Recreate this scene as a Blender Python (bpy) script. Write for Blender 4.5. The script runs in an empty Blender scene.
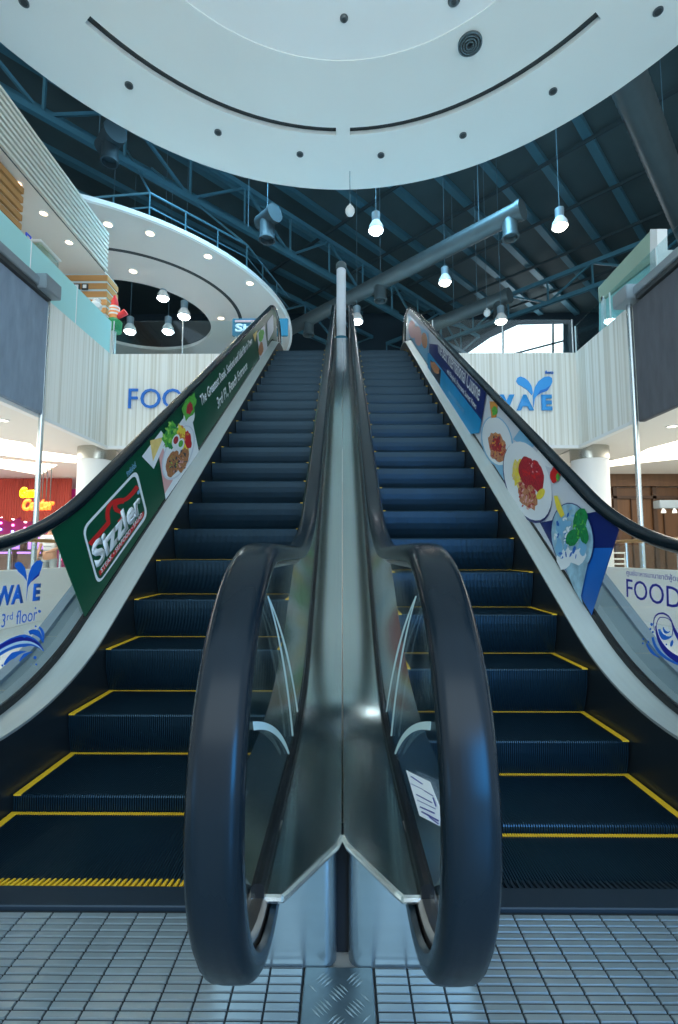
import bpy, bmesh, math, random
from mathutils import Vector, Matrix
random.seed(4)
S = bpy.context.scene
C = S.collection
R = math.radians

# ------------------------------------------------------------------ camera, world, exposure
CH, CF, CP, CY = 0.985, 480.0, R(4.95), 0.0069
cam_d = bpy.data.cameras.new('camera'); cam = bpy.data.objects.new('camera', cam_d); C.objects.link(cam)
cam.location = (0, 0, CH); cam.rotation_euler = (R(90) + CP, 0, CY)
cam_d.sensor_fit = 'VERTICAL'; cam_d.sensor_height = 24.0; cam_d.lens = CF / 1024 * 24.0
cam_d.clip_start = 0.02; cam_d.clip_end = 200
S.camera = cam
S.view_settings.view_transform = 'Standard'; S.view_settings.look = 'None'
S.view_settings.gamma = 1.0; S.view_settings.exposure = 0.45; S.view_settings.use_curve_mapping = False

W = bpy.data.worlds.new('world'); S.world = W; W.use_nodes = True
nt = W.node_tree; nt.nodes.clear()
bg = nt.nodes.new('ShaderNodeBackground'); wo = nt.nodes.new('ShaderNodeOutputWorld')
tc = nt.nodes.new('ShaderNodeTexCoord'); sp = nt.nodes.new('ShaderNodeSeparateXYZ'); rp = nt.nodes.new('ShaderNodeValToRGB')
nt.links.new(tc.outputs['Generated'], sp.inputs[0]); nt.links.new(sp.outputs['Z'], rp.inputs[0])
rp.color_ramp.elements[0].position = 0.0; rp.color_ramp.elements[0].color = (0.62, 0.70, 0.72, 1)
rp.color_ramp.elements[1].position = 0.5; rp.color_ramp.elements[1].color = (0.60, 0.82, 1.0, 1)
nt.links.new(rp.outputs[0], bg.inputs[0]); bg.inputs[1].default_value = 1.35
nt.links.new(bg.outputs[0], wo.inputs[0])

def area(name, loc, rot, sx, sy, power, color=(1, 1, 1)):
    l = bpy.data.lights.new(name, 'AREA'); l.shape = 'RECTANGLE'; l.size = sx; l.size_y = sy; l.energy = power; l.color = color
    o = bpy.data.objects.new(name, l); o.location = loc; o.rotation_euler = rot; C.objects.link(o); return o
# added area lights: blue wash on the upper steps, soft fill from behind the viewer
area('upper_step_fill', (0, 10.5, 13.2), (R(-12), 0, 0), 8, 3, 1150, (0.30, 0.70, 1.0)).data.spread = R(120)
area('rear_fill_light', (0, -5.5, 4.5), (R(100), 0, 0), 9, 5, 260, (0.85, 0.97, 1.0))
area('aisle_fill_light', (-8.0, 8.0, 3.15), (0, 0, 0), 4, 9, 230, (1.0, 0.95, 0.86))  # added under both soffits to lift the aisles and parapets
area('aisle_fill_light', (8.0, 8.0, 3.15), (0, 0, 0), 4, 9, 180, (1.0, 0.93, 0.82))

area('blue_handrail_fill', (1.25, -1.5, 0.75), (R(90), 0, R(28)), 1.0, 1.1, 46, (0.02, 0.36, 1.0))  # added pair out of view, tinting the handrail fronts blue
area('blue_handrail_fill', (-1.6, -0.6, 0.35), (R(90), 0, R(-50)), 0.4, 0.5, 1.6, (0.1, 0.45, 1.0))
# ------------------------------------------------------------------ pixel of the survey -> point on a real plane
def ray(u, v):
    x = (u - 339) / CF; y = (512 - v) / CF
    c, s = math.cos(CP), math.sin(CP); d = c - y * s; z = s + y * c
    cy, sy = math.cos(CY), math.sin(CY)
    return Vector((x * cy - d * sy, x * sy + d * cy, z))
def atX(u, v, X):
    r = ray(u, v); return r * (X / r.x) + Vector((0, 0, CH))
def atY(u, v, Y):
    r = ray(u, v); return r * (Y / r.y) + Vector((0, 0, CH))
def atZ(u, v, Z):
    r = ray(u, v); return r * ((Z - CH) / r.z) + Vector((0, 0, CH))

# ------------------------------------------------------------------ materials
M = {}
def mat(name, col, rough=0.5, metal=0.0, emis=None, es=0.0, noise=0.0, nscale=(8, 8, 8), bump=0.0, spec=0.5, alpha=None):
    m = bpy.data.materials.new(name); m.use_nodes = True; n = m.node_tree; b = n.nodes['Principled BSDF']
    b.inputs['Base Color'].default_value = (*col, 1); b.inputs['Roughness'].default_value = rough; b.inputs['Metallic'].default_value = metal
    b.inputs['Specular IOR Level'].default_value = spec
    if emis: b.inputs['Emission Color'].default_value = (*emis, 1); b.inputs['Emission Strength'].default_value = es
    if alpha is not None: b.inputs['Alpha'].default_value = alpha
    if noise or bump:
        t = n.nodes.new('ShaderNodeTexCoord'); mp = n.nodes.new('ShaderNodeMapping'); mp.inputs['Scale'].default_value = nscale
        nz = n.nodes.new('ShaderNodeTexNoise'); nz.inputs['Scale'].default_value = 1.0; nz.inputs['Detail'].default_value = 4
        n.links.new(t.outputs['Object'], mp.inputs[0]); n.links.new(mp.outputs[0], nz.inputs['Vector'])
        if noise:
            mx = n.nodes.new('ShaderNodeMix'); mx.data_type = 'RGBA'
            mx.inputs['A'].default_value = (*[c * (1 - noise) for c in col], 1)
            mx.inputs['B'].default_value = (*[min(1, c * (1 + noise)) for c in col], 1)
            n.links.new(nz.outputs['Fac'], mx.inputs['Factor']); n.links.new(mx.outputs['Result'], b.inputs['Base Color'])
        if bump:
            bp = n.nodes.new('ShaderNodeBump'); bp.inputs['Strength'].default_value = bump; bp.inputs['Distance'].default_value = 0.01
            n.links.new(nz.outputs['Fac'], bp.inputs['Height']); n.links.new(bp.outputs[0], b.inputs['Normal'])
    M[name] = m; return m
def glassmat(name, tint, gloss=0.08, haze=0.0, hazecol=(0.6, 0.9, 0.9), rough=0.02):
    m = bpy.data.materials.new(name); m.use_nodes = True; n = m.node_tree; n.nodes.clear()
    out = n.nodes.new('ShaderNodeOutputMaterial'); tr = n.nodes.new('ShaderNodeBsdfTransparent'); tr.inputs[0].default_value = (*tint, 1)
    gl = n.nodes.new('ShaderNodeBsdfGlossy'); gl.inputs['Roughness'].default_value = rough
    lw = n.nodes.new('ShaderNodeFresnel'); lw.inputs[0].default_value = 1.25
    ad = n.nodes.new('ShaderNodeMath'); ad.operation = 'MULTIPLY_ADD'; ad.inputs[1].default_value = 0.16; ad.inputs[2].default_value = gloss
    ad.use_clamp = True
    n.links.new(lw.outputs[0], ad.inputs[0])
    mx = n.nodes.new('ShaderNodeMixShader'); n.links.new(ad.outputs[0], mx.inputs[0])
    last = tr
    if haze:
        df = n.nodes.new('ShaderNodeBsdfDiffuse'); df.inputs[0].default_value = (*hazecol, 1)
        m2 = n.nodes.new('ShaderNodeMixShader'); m2.inputs[0].default_value = haze
        n.links.new(tr.outputs[0], m2.inputs[1]); n.links.new(df.outputs[0], m2.inputs[2]); last = m2
    n.links.new(last.outputs[0], mx.inputs[1]); n.links.new(gl.outputs[0], mx.inputs[2]); n.links.new(mx.outputs[0], out.inputs[0])
    M[name] = m; return m

mat('step', (0.004, 0.010, 0.016), 0.5, 0.3)  # near-black for grooves and cleat sides: groove shade put into the colour
mat('step_cleat', (0.009, 0.036, 0.060), 0.38, 0.6, noise=0.25, nscale=(5, 5, 5))
mat('step_dark', (0.02, 0.035, 0.05), 0.45, 0.5)
mat('yellow', (0.85, 0.50, 0.02), 0.5)
mat('rubber', (0.004, 0.009, 0.013), 0.24, 0.0, noise=0.2, nscale=(60, 2, 2), spec=0.20)
mat('rubber_matte', (0.012, 0.014, 0.016), 0.6)
mat('guide', (0.25, 0.22, 0.20), 0.3, 0.9)
mat('steel', (0.38, 0.45, 0.44), 0.15, 1.0, noise=0.10, nscale=(90, 1.5, 1.5))
mat('steel_mirror', (0.40, 0.44, 0.45), 0.14, 0.95, noise=0.2, nscale=(4, 4, 4))
mat('steel_face', (0.30, 0.37, 0.40), 0.26, 0.85, noise=0.08, nscale=(2, 2, 90))
mat('capital', (0.42, 0.42, 0.38), 0.25, 0.95)
mat('steel_bright', (0.82, 0.84, 0.80), 0.22, 0.9)
mat('deck', (0.55, 0.60, 0.58), 0.42, 0.7, noise=0.08, nscale=(60, 2, 2))
mat('outer_deck', (0.23, 0.29, 0.31), 0.35, 0.6, noise=0.08, nscale=(3, 3, 3))
mat('skirt', (0.016, 0.024, 0.030), 0.32, 0.3)
mat('gap_shade', (0.002, 0.003, 0.004), 0.9)
mat('clamp', (0.010, 0.012, 0.014), 0.25, 0.3)
mat('grate', (0.38, 0.45, 0.47), 0.36, 0.8, noise=0.2, nscale=(3, 3, 3))
mat('grate_gap', (0.012, 0.018, 0.022), 0.6)
mat('plate', (0.20, 0.27, 0.29), 0.38, 0.8, noise=0.25, nscale=(30, 30, 30))
glassmat('glass', (0.965, 0.985, 0.98), 0.0)
glassmat('rail_glass', (0.88, 0.96, 0.97), 0.03)
glassmat('teal_glass', (0.60, 0.88, 0.88), 0.02, 0.86, (0.52, 0.90, 0.90))
mat('ceiling', (0.76, 0.81, 0.80), 0.8, noise=0.03, nscale=(0.6, 0.6, 0.6))
mat('ceiling_inner', (0.82, 0.87, 0.88), 0.8)
mat('soffit', (0.78, 0.76, 0.72), 0.8)
mat('ring', (0.62, 0.60, 0.57), 0.8)
mat('duct_shaded', (0.030, 0.055, 0.070), 0.6)  # shaded copy of the duct metal, dimness put into the colour
mat('rim', (0.80, 0.84, 0.85), 0.6)
mat('slot', (0.03, 0.04, 0.045), 0.7)
mat('roof', (0.060, 0.105, 0.120), 0.8, noise=0.3, nscale=(0.5, 0.5, 0.5))
mat('rafter', (0.03, 0.06, 0.075), 0.7)
mat('roof_steel', (0.075, 0.22, 0.30), 0.45, 0.2)
mat('duct', (0.11, 0.15, 0.165), 0.42, 0.4, noise=0.15, nscale=(3, 3, 3))
mat('dark_wall', (0.012, 0.035, 0.055), 0.8)
mat('floor_tile', (0.72, 0.74, 0.72), 0.3)
mat('cream', (0.74, 0.70, 0.60), 0.6)
mat('cream_slat', (0.74, 0.74, 0.66), 0.5)
mat('slat_gap', (0.02, 0.045, 0.06), 0.6)
mat('wood', (0.50, 0.26, 0.09), 0.5, noise=0.2, nscale=(1, 1, 14))
mat('wood_gap', (0.55, 0.68, 0.72), 0.5)
mat('brown_wood', (0.12, 0.055, 0.020), 0.45, noise=0.35, nscale=(14, 1, 0.7))
mat('brown_dark', (0.06, 0.03, 0.015), 0.5)
mat('panel_blue', (0.21, 0.28, 0.37), 0.9, noise=0.3, nscale=(9, 9, 2.5), bump=0.5)
mat('panel_grey', (0.095, 0.105, 0.125), 0.9, noise=0.3, nscale=(9, 9, 2.5), bump=0.5)
mat('beam', (0.30, 0.36, 0.40), 0.4, 0.5)
mat('beam_dark', (0.05, 0.06, 0.065), 0.5, 0.3)
mat('pole', (0.62, 0.68, 0.70), 0.25, 0.9)
mat('white', (0.80, 0.82, 0.82), 0.5)
mat('white_wall', (0.92, 0.93, 0.90), 0.6)
mat('paper', (0.85, 0.88, 0.90), 0.6)
mat('sign_blue', (0.02, 0.17, 0.62), 0.5)
mat('sign_light_blue', (0.05, 0.36, 0.85), 0.45)
mat('decal_blue', (0.01, 0.14, 0.60), 0.5)
mat('decal_navy', (0.01, 0.015, 0.28), 0.5)
mat('decal_pale', (0.62, 0.78, 0.86), 0.5)
mat('swoosh', (0.48, 0.62, 0.60), 0.5)
mat('green', (0.002, 0.072, 0.032), 0.4, spec=0.3)
mat('print_white', (0.80, 0.84, 0.86), 0.45)
mat('print_pale', (0.62, 0.66, 0.72), 0.45)
mat('print_red', (0.62, 0.015, 0.015), 0.45)
mat('print_crimson', (0.42, 0.02, 0.03), 0.45, noise=0.9, nscale=(70, 70, 70))
mat('print_pink', (0.75, 0.40, 0.38), 0.45)
mat('print_toast', (0.85, 0.62, 0.20), 0.45, noise=0.2, nscale=(20, 20, 20))
mat('print_meat', (0.42, 0.17, 0.06), 0.5, noise=0.9, nscale=(60, 60, 60))
mat('print_pasta', (0.75, 0.22, 0.10), 0.5, noise=0.9, nscale=(80, 80, 80))
mat('print_lettuce', (0.10, 0.42, 0.05), 0.5, noise=0.9, nscale=(70, 70, 70))
mat('print_mint', (0.01, 0.22, 0.06), 0.5, noise=0.9, nscale=(50, 50, 50))
mat('print_lime', (0.30, 0.62, 0.10), 0.5)
mat('print_yellow', (0.90, 0.68, 0.06), 0.5, noise=0.2, nscale=(20, 20, 20))
mat('print_orange', (0.80, 0.30, 0.05), 0.5, noise=0.4, nscale=(30, 30, 30))
mat('print_navy', (0.006, 0.018, 0.14), 0.4)
mat('print_blue', (0.01, 0.13, 0.50), 0.4, noise=0.3, nscale=(4, 4, 4))
mat('print_cyan', (0.01, 0.30, 0.62), 0.4, noise=0.3, nscale=(3, 3, 3))
mat('print_ice', (0.30, 0.50, 0.74), 0.4, noise=0.7, nscale=(16, 16, 16))
mat('print_sky', (0.20, 0.46, 0.68), 0.4)
mat('print_black', (0.02, 0.03, 0.05), 0.4, noise=0.6, nscale=(30, 30, 30))
mat('board_blue', (0.01, 0.15, 0.24), 0.5)
mat('cove', (1, 0.95, 0.85), 0.5, emis=(1.0, 0.90, 0.72), es=3.0)
mat('lamp_on', (1, 1, 1), 0.5, emis=(1.0, 0.90, 0.74), es=28.0)
mat('lamp_white', (1, 1, 1), 0.5, emis=(0.90, 0.95, 1.0), es=34.0)
mat('downlight_on', (1, 1, 1), 0.5, emis=(1.0, 0.74, 0.42), es=3.6)
mat('downlight_off', (0.10, 0.12, 0.13), 0.3, 0.6)
mat('housing', (0.30, 0.42, 0.50), 0.4, 0.3)
mat('cord', (0.10, 0.20, 0.26), 0.6)
mat('daylight', (1, 1, 1), 0.5, emis=(0.92, 0.97, 1.0), es=2.2)
mat('sage', (0.30, 0.42, 0.33), 0.5)
mat('curtain', (0.30, 0.04, 0.03), 0.7, emis=(0.8, 0.10, 0.05), es=0.08, noise=0.7, nscale=(2, 2, 0.3))  # faint emission puts the arcade glow into the cloth itself
mat('magenta', (0.13, 0.01, 0.06), 0.5, emis=(0.6, 0.02, 0.22), es=0.22, noise=0.6, nscale=(2, 2, 2))  # emission puts the light of the arcade into the backdrop colour
mat('led_pink', (1, 0.2, 0.5), 0.5, emis=(1.0, 0.12, 0.42), es=7)
mat('led_blue', (0.2, 0.3, 1), 0.5, emis=(0.15, 0.25, 1.0), es=8)
mat('led_cyan', (0.4, 0.8, 1), 0.5, emis=(0.45, 0.75, 1.0), es=5)
mat('led_white', (1, 0.9, 0.9), 0.5, emis=(1.0, 0.75, 0.75), es=7)
mat('neon_yellow', (1, 0.8, 0.0), 0.5, emis=(1.0, 0.72, 0.0), es=3.0)
mat('neon_red', (1, 0.2, 0.02), 0.5, emis=(1.0, 0.10, 0.01), es=3.0)
mat('machine', (0.14, 0.085, 0.07), 0.5, noise=0.7, nscale=(8, 8, 8))
mat('machine_glow', (0.4, 0.2, 0.8), 0.5, emis=(0.45, 0.2, 0.9), es=1.2)
mat('skin', (0.50, 0.27, 0.17), 0.5)
mat('hair', (0.02, 0.012, 0.01), 0.5)
mat('shirt', (0.72, 0.74, 0.76), 0.8)
mat('trousers', (0.28, 0.33, 0.36), 0.8)
mat('blue_plastic', (0.02, 0.08, 0.7), 0.4)
mat('figure_red', (0.75, 0.03, 0.04), 0.5)
mat('figure_green', (0.02, 0.30, 0.10), 0.5)
mat('figure_orange', (0.9, 0.35, 0.12), 0.5)

def stripes(name, ca, cb, sx, sy):
    m = bpy.data.materials.new(name); m.use_nodes = True; n = m.node_tree; b = n.nodes['Principled BSDF']; b.inputs['Roughness'].default_value = 0.6
    t = n.nodes.new('ShaderNodeTexCoord'); mp = n.nodes.new('ShaderNodeMapping'); mp.inputs['Scale'].default_value = (sx, sy, 0.02)
    nz = n.nodes.new('ShaderNodeTexNoise'); nz.inputs['Scale'].default_value = 1.0; nz.inputs['Detail'].default_value = 3
    r = n.nodes.new('ShaderNodeValToRGB'); r.color_ramp.elements[0].position = 0.40; r.color_ramp.elements[1].position = 0.56
    r.color_ramp.elements[0].color = (*ca, 1); r.color_ramp.elements[1].color = (*cb, 1)
    n.links.new(t.outputs['Object'], mp.inputs[0]); n.links.new(mp.outputs[0], nz.inputs['Vector']); n.links.new(nz.outputs['Fac'], r.inputs[0])
    n.links.new(r.outputs[0], b.inputs['Base Color']); M[name] = m
stripes('fascia', (0.66, 0.65, 0.58), (0.86, 0.87, 0.83), 17, 17)

# ------------------------------------------------------------------ object helpers
def link(name, bm, m, parent=None, smooth=False):
    me = bpy.data.meshes.new(name); bm.normal_update(); bm.to_mesh(me); bm.free()
    for x in (m if isinstance(m, (list, tuple)) else [m]): me.materials.append(M[x])
    if smooth:
        for p in me.polygons: p.use_smooth = True
        me.set_sharp_from_angle(angle=R(40))
    o = bpy.data.objects.new(name, me); C.objects.link(o)
    if parent: o.parent = parent; o.matrix_parent_inverse = parent_inv(parent)
    return o
def parent_inv(p):
    m = p.matrix_basis.copy(); q = p.parent
    while q: m = q.matrix_basis @ m if not q.parent else q.matrix_basis @ m; q = q.parent
    return m.inverted()
def thing(name, label, cat, loc=(0, 0, 0), group=None, rotz=0):
    o = bpy.data.objects.new(name, None); o.empty_display_size = 0.1; C.objects.link(o); o.location = loc; o.rotation_euler = (0, 0, rotz)
    return tag(o, label, cat, group)
def tag(o, label, cat, group=None):
    o['label'] = label; o['category'] = cat
    if group: o['group'] = group
    return o
def struct(o, label=None):
    o['kind'] = 'structure'
    if label: o['label'] = label
    return o
def B(): return bmesh.new()
def box(bm, x0, x1, y0, y1, z0, z1):
    v = [bm.verts.new((x, y, z)) for z in (z0, z1) for y in (y0, y1) for x in (x0, x1)]
    for f in ((0, 2, 3, 1), (4, 5, 7, 6), (0, 1, 5, 4), (2, 6, 7, 3), (0, 4, 6, 2), (1, 3, 7, 5)):
        bm.faces.new([v[i] for i in f])
    return bm
def bbox(x0, x1, y0, y1, z0, z1, bev=0.0, seg=2):
    bm = box(B(), x0, x1, y0, y1, z0, z1)
    if bev: bmesh.ops.bevel(bm, geom=bm.edges[:], offset=bev, segments=seg, affect='EDGES')
    return bm
def tube(bm, a, b, r, n=10, r2=None, caps=True):
    a = Vector(a); b = Vector(b); d = (b - a).normalized(); r2 = r if r2 is None else r2
    u = d.orthogonal().normalized(); w = d.cross(u)
    A = [bm.verts.new(a + (u * math.cos(2 * math.pi * i / n) + w * math.sin(2 * math.pi * i / n)) * r) for i in range(n)]
    Q = [bm.verts.new(b + (u * math.cos(2 * math.pi * i / n) + w * math.sin(2 * math.pi * i / n)) * r2) for i in range(n)]
    for i in range(n): bm.faces.new((A[i], A[(i + 1) % n], Q[(i + 1) % n], Q[i]))
    if caps: bm.faces.new(A[::-1]); bm.faces.new(Q)
    return bm
def lathe(bm, prof, c=(0, 0, 0), n=24):
    rings = []
    for r, z in prof:
        rings.append([bm.verts.new((c[0] + r * math.cos(2 * math.pi * i / n), c[1] + r * math.sin(2 * math.pi * i / n), c[2] + z)) for i in range(n)])
    for a, b in zip(rings, rings[1:]):
        for i in range(n): bm.faces.new((a[i], a[(i + 1) % n], b[(i + 1) % n], b[i]))
    bm.faces.new(rings[0][::-1]); bm.faces.new(rings[-1])
    return bm
def poly(pts, nrm, t, bm=None):
    """flat polygon through pts, thickened by t along nrm"""
    bm = bm or B(); nrm = Vector(nrm)
    a = [bm.verts.new(p) for p in pts]; b = [bm.verts.new(Vector(p) + nrm * t) for p in pts]
    n = len(a)
    bm.faces.new(a[::-1]); bm.faces.new(b)
    for i in range(n): bm.faces.new((a[i], a[(i + 1) % n], b[(i + 1) % n], b[i]))
    bmesh.ops.recalc_face_normals(bm, faces=bm.faces[:])
    return bm
def strip(A, Q, t=0.004, down=True):
    """ruled sheet between two equally sampled polylines, with thickness t"""
    bm = B(); off = Vector((0, 0, -t if down else t))
    a = [bm.verts.new(p) for p in A]; b = [bm.verts.new(p) for p in Q]
    a2 = [bm.verts.new(Vector(p) + off) for p in A]; b2 = [bm.verts.new(Vector(p) + off) for p in Q]
    n = len(a)
    for i in range(n - 1):
        bm.faces.new((a[i], a[i + 1], b[i + 1], b[i])); bm.faces.new((a2[i], b2[i], b2[i + 1], a2[i + 1]))
        bm.faces.new((a[i], a2[i], a2[i + 1], a[i + 1])); bm.faces.new((b[i], b[i + 1], b2[i + 1], b2[i]))
    bm.faces.new((a[0], b[0], b2[0], a2[0])); bm.faces.new((a[-1], a2[-1], b2[-1], b[-1]))
    bmesh.ops.recalc_face_normals(bm, faces=bm.faces[:])
    return bm
def sweep(path, section, bm=None, closed=False):
    """path: list of (y,z) in a YZ plane; section: list of (across x, outward w); outward = left normal of the path"""
    bm = bm or B(); n = len(path); rings = []
    for i in range(n):
        p = Vector(path[i]); q = Vector(path[(i + 1) % n] if closed else path[min(i + 1, n - 1)]); o = Vector(path[i - 1] if closed else path[max(i - 1, 0)])
        d = (q - o).normalized(); nn = Vector((-d.y, d.x))
        rings.append([bm.verts.new((x, p.x + nn.x * w, p.y + nn.y * w)) for x, w in section])
    m = len(section)
    rr = list(zip(rings, rings[1:])) + ([(rings[-1], rings[0])] if closed else [])
    for a, b in rr:
        for j in range(m): bm.faces.new((a[j], a[(j + 1) % m], b[(j + 1) % m], b[j]))
    if not closed: bm.faces.new(rings[0][::-1]); bm.faces.new(rings[-1])
    bmesh.ops.recalc_face_normals(bm, faces=bm.faces[:])
    return bm
def text(name, s, org, right, up, width, height, m, parent=None, depth=0.003, bold=0.0, shear=0.0, resolution=3):
    cu = bpy.data.curves.new(name, 'FONT'); cu.body = s; cu.size = 1; cu.resolution_u = resolution; cu.offset = bold; cu.shear = shear
    o = bpy.data.objects.new(name, cu); C.objects.link(o)
    bpy.context.view_layer.update()
    me = bpy.data.meshes.new_from_object(o.evaluated_get(bpy.context.evaluated_depsgraph_get()))
    bpy.data.objects.remove(o); bpy.data.curves.remove(cu)
    right = Vector(right).normalized(); up = Vector(up).normalized(); nrm = right.cross(up); org = Vector(org)
    xs = [v.co.x for v in me.vertices]; ys = [v.co.y for v in me.vertices]
    if not xs: return None
    x0, x1, y0, y1 = min(xs), max(xs), min(ys), max(ys)
    sx = width / (x1 - x0); sy = height / (y1 - y0)
    bm = B(); bm.from_mesh(me); bpy.data.meshes.remove(me)
    for v in bm.verts: v.co = org + right * ((v.co.x - x0) * sx) + up * ((v.co.y - y0) * sy)
    r = bmesh.ops.extrude_face_region(bm, geom=bm.faces[:])
    for g in r['geom']:
        if isinstance(g, bmesh.types.BMVert): g.co += nrm * depth
    bmesh.ops.recalc_face_normals(bm, faces=bm.faces[:])
    return link(name, bm, m, parent)
def copy_tree(o, parent=None):
    c = o.copy(); C.objects.link(c); c.parent = parent
    for ch in [x for x in bpy.data.objects if x.parent == o]: copy_tree(ch, c)
    return c

# ------------------------------------------------------------------ escalator curves
K = math.tan(R(35)); Y0 = 1.942; RISE = 5.08; TAN = math.tan(R(17.5))
def prof(L, a, y0, y1, R1=1.5, R2=1.5, n=12):
    """polyline: level at L above the lower floor, 35 degree flight lying a above the nose line, level at L above the upper floor"""
    k1 = Y0 + (L - a) / K; k2 = Y0 + (RISE + L - a) / K
    t1 = R1 * TAN; t2 = R2 * TAN; P = [(y0, L)]
    for i in range(n + 1):
        th = R(35) * i / n; P.append((k1 - t1 + R1 * math.sin(th), L + R1 * (1 - math.cos(th))))
    ya, za = P[-1]; yb = k2 - t2 * math.cos(R(35)); zb = RISE + L - t2 * math.sin(R(35))
    for i in range(1, 9): P.append((ya + (yb - ya) * i / 9, za + (zb - za) * i / 9))
    for i in range(n + 1):
        th = R(35) * (1 - i / n); P.append((k2 + t2 - R2 * math.sin(th), RISE + L - R2 * (1 - math.cos(th))))
    P.append((y1, RISE + L)); return P
def zat(P, y):
    for (a, za), (b, zb) in zip(P, P[1:]):
        if a <= y <= b: return za + (zb - za) * (y - a) / max(b - a, 1e-9)
    return P[0][1] if y < P[0][0] else P[-1][1]
NOSE = prof(0, 0, 0.3, 11.5, 1.2, 1.5)
CUM = [0]
for a_, b_ in zip(NOSE, NOSE[1:]): CUM.append(CUM[-1] + math.dist(a_, b_))
def at_s(s):
    for i in range(len(CUM) - 1):
        if CUM[i] <= s <= CUM[i + 1]:
            f = (s - CUM[i]) / (CUM[i + 1] - CUM[i]); a, b = NOSE[i], NOSE[i + 1]
            return a[0] + (b[0] - a[0]) * f, a[1] + (b[1] - a[1]) * f
def s_at(y):
    for i in range(len(NOSE) - 1):
        a, b = NOSE[i], NOSE[i + 1]
        if a[0] <= y <= b[0]: return CUM[i] + (CUM[i + 1] - CUM[i]) * (y - a[0]) / (b[0] - a[0])

HALF = 0.4685; CXE = 0.785; HR = 0.62
NY, NZ, NR = 1.0, 0.636, 0.371              # newel centre and radius (outer face of the handrail)
TY = 10.05                                # upper newel centre
HAND = prof(1.007, 0.868, NY, TY, 1.8, 1.3)
HRO = {-1: 0.62, 1: 0.590}; AH = {-1: 0.868, 1: 0.825}
def hand_path(r=NR, inset=0.0, ah=0.868):
    P = [(1.26, NZ - r + 0.005), (1.15, NZ - r)]
    for i in range(0, 25):
        th = R(-90) - R(180) * i / 24; P.append((NY + r * math.cos(th), NZ + r * math.sin(th)))
    top = prof(1.007 - inset, ah - inset * 1.22, NY, TY, 1.8 + inset, 1.3 - inset)
    P += top[1:-1]
    for i in range(0, 25):
        th = R(90) - R(180) * i / 24; P.append((TY + r * math.cos(th), RISE + NZ + r * math.sin(th)))
    P += [(TY - 0.3, RISE + NZ - r)]
    return P
def step_mesh(wl=0.0):
    bm = B(); n = 103 + int(wl > 0) * 2; pitch = (2 * (HALF - 0.004) + wl) / n; x0 = -HALF + 0.004 - wl
    path = [(0.398, 0), (0.012, 0), (0.003, -0.003), (0.0, -0.010)]
    for i in range(1, 6):
        f = i / 5; path.append((0.055 * f * f + 0.004 * f, -0.010 - 0.225 * f))
    inner = [(y + (0.009 if z < -0.002 else 0.0), min(z, -0.0) - (0.010 if z > -0.009 else 0.0)) for y, z in path]
    inner[2] = (0.012, -0.010); inner[3] = (0.010, -0.012)
    # base sheet
    a = [bm.verts.new((-HALF + 0.002 - wl, y, z)) for y, z in inner]; b = [bm.verts.new((HALF - 0.002, y, z)) for y, z in inner]
    for i in range(len(a) - 1): f = bm.faces.new((a[i], a[i + 1], b[i + 1], b[i]))
    c = [bm.verts.new((x_, 0.398, -0.235)) for x_ in (-HALF + 0.002 - wl, HALF - 0.002)]
    bm.faces.new((a[0], b[0], c[1], c[0])); bm.faces.new([c[0]] + a[::-1][:]); bm.faces.new([c[1]] + b[:][0:0] + b[::1])
    bm.faces.new((a[-1], c[0], c[1], b[-1]))
    for k in range(n):
        xa = x0 + k * pitch; xb = xa + pitch * 0.55
        A = [bm.verts.new((xa, y, z)) for y, z in path]; Q = [bm.verts.new((xb, y, z)) for y, z in path]
        Ai = [bm.verts.new((xa, y, z)) for y, z in inner]; Qi = [bm.verts.new((xb, y, z)) for y, z in inner]
        for i in range(len(path) - 1):
            f = bm.faces.new((A[i], A[i + 1], Q[i + 1], Q[i])); f.material_index = 1; bm.faces.new((A[i], Ai[i], Ai[i + 1], A[i + 1])); bm.faces.new((Q[i], Q[i + 1], Qi[i + 1], Qi[i]))
    bmesh.ops.recalc_face_normals(bm, faces=bm.faces[:])
    me = bpy.data.meshes.new('step'); bm.to_mesh(me); bm.free(); me.materials.append(M['step']); me.materials.append(M['step_cleat']); return me
WL = 0.019
STEP_R = step_mesh(); STEP_L = step_mesh(WL)
def mesh_of(name, bm, m):
    me = bpy.data.meshes.new(name); bmesh.ops.recalc_face_normals(bm, faces=bm.faces[:]); bm.to_mesh(me); bm.free(); me.materials.append(M[m]); return me
EDGE = mesh_of('yellow_side_edge', box(B(), -0.014, 0.014, 0.0, 0.395, -0.004, 0.0015), 'yellow')
def rear_bm(wl=0.0):
    bm = B(); n = 103 + int(wl > 0) * 2; pitch = (2 * (HALF - 0.004) + wl) / n
    for k in range(n):
        x = -HALF + 0.004 - wl + k * pitch; box(bm, x - 0.0004, x + pitch * 0.55 + 0.0004, 0.379, 0.3955, -0.006, 0.001)
    return bm
REAR_R = mesh_of('yellow_rear_edge', rear_bm(), 'yellow'); REAR_L = mesh_of('yellow_rear_edge', rear_bm(WL), 'yellow')

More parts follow.
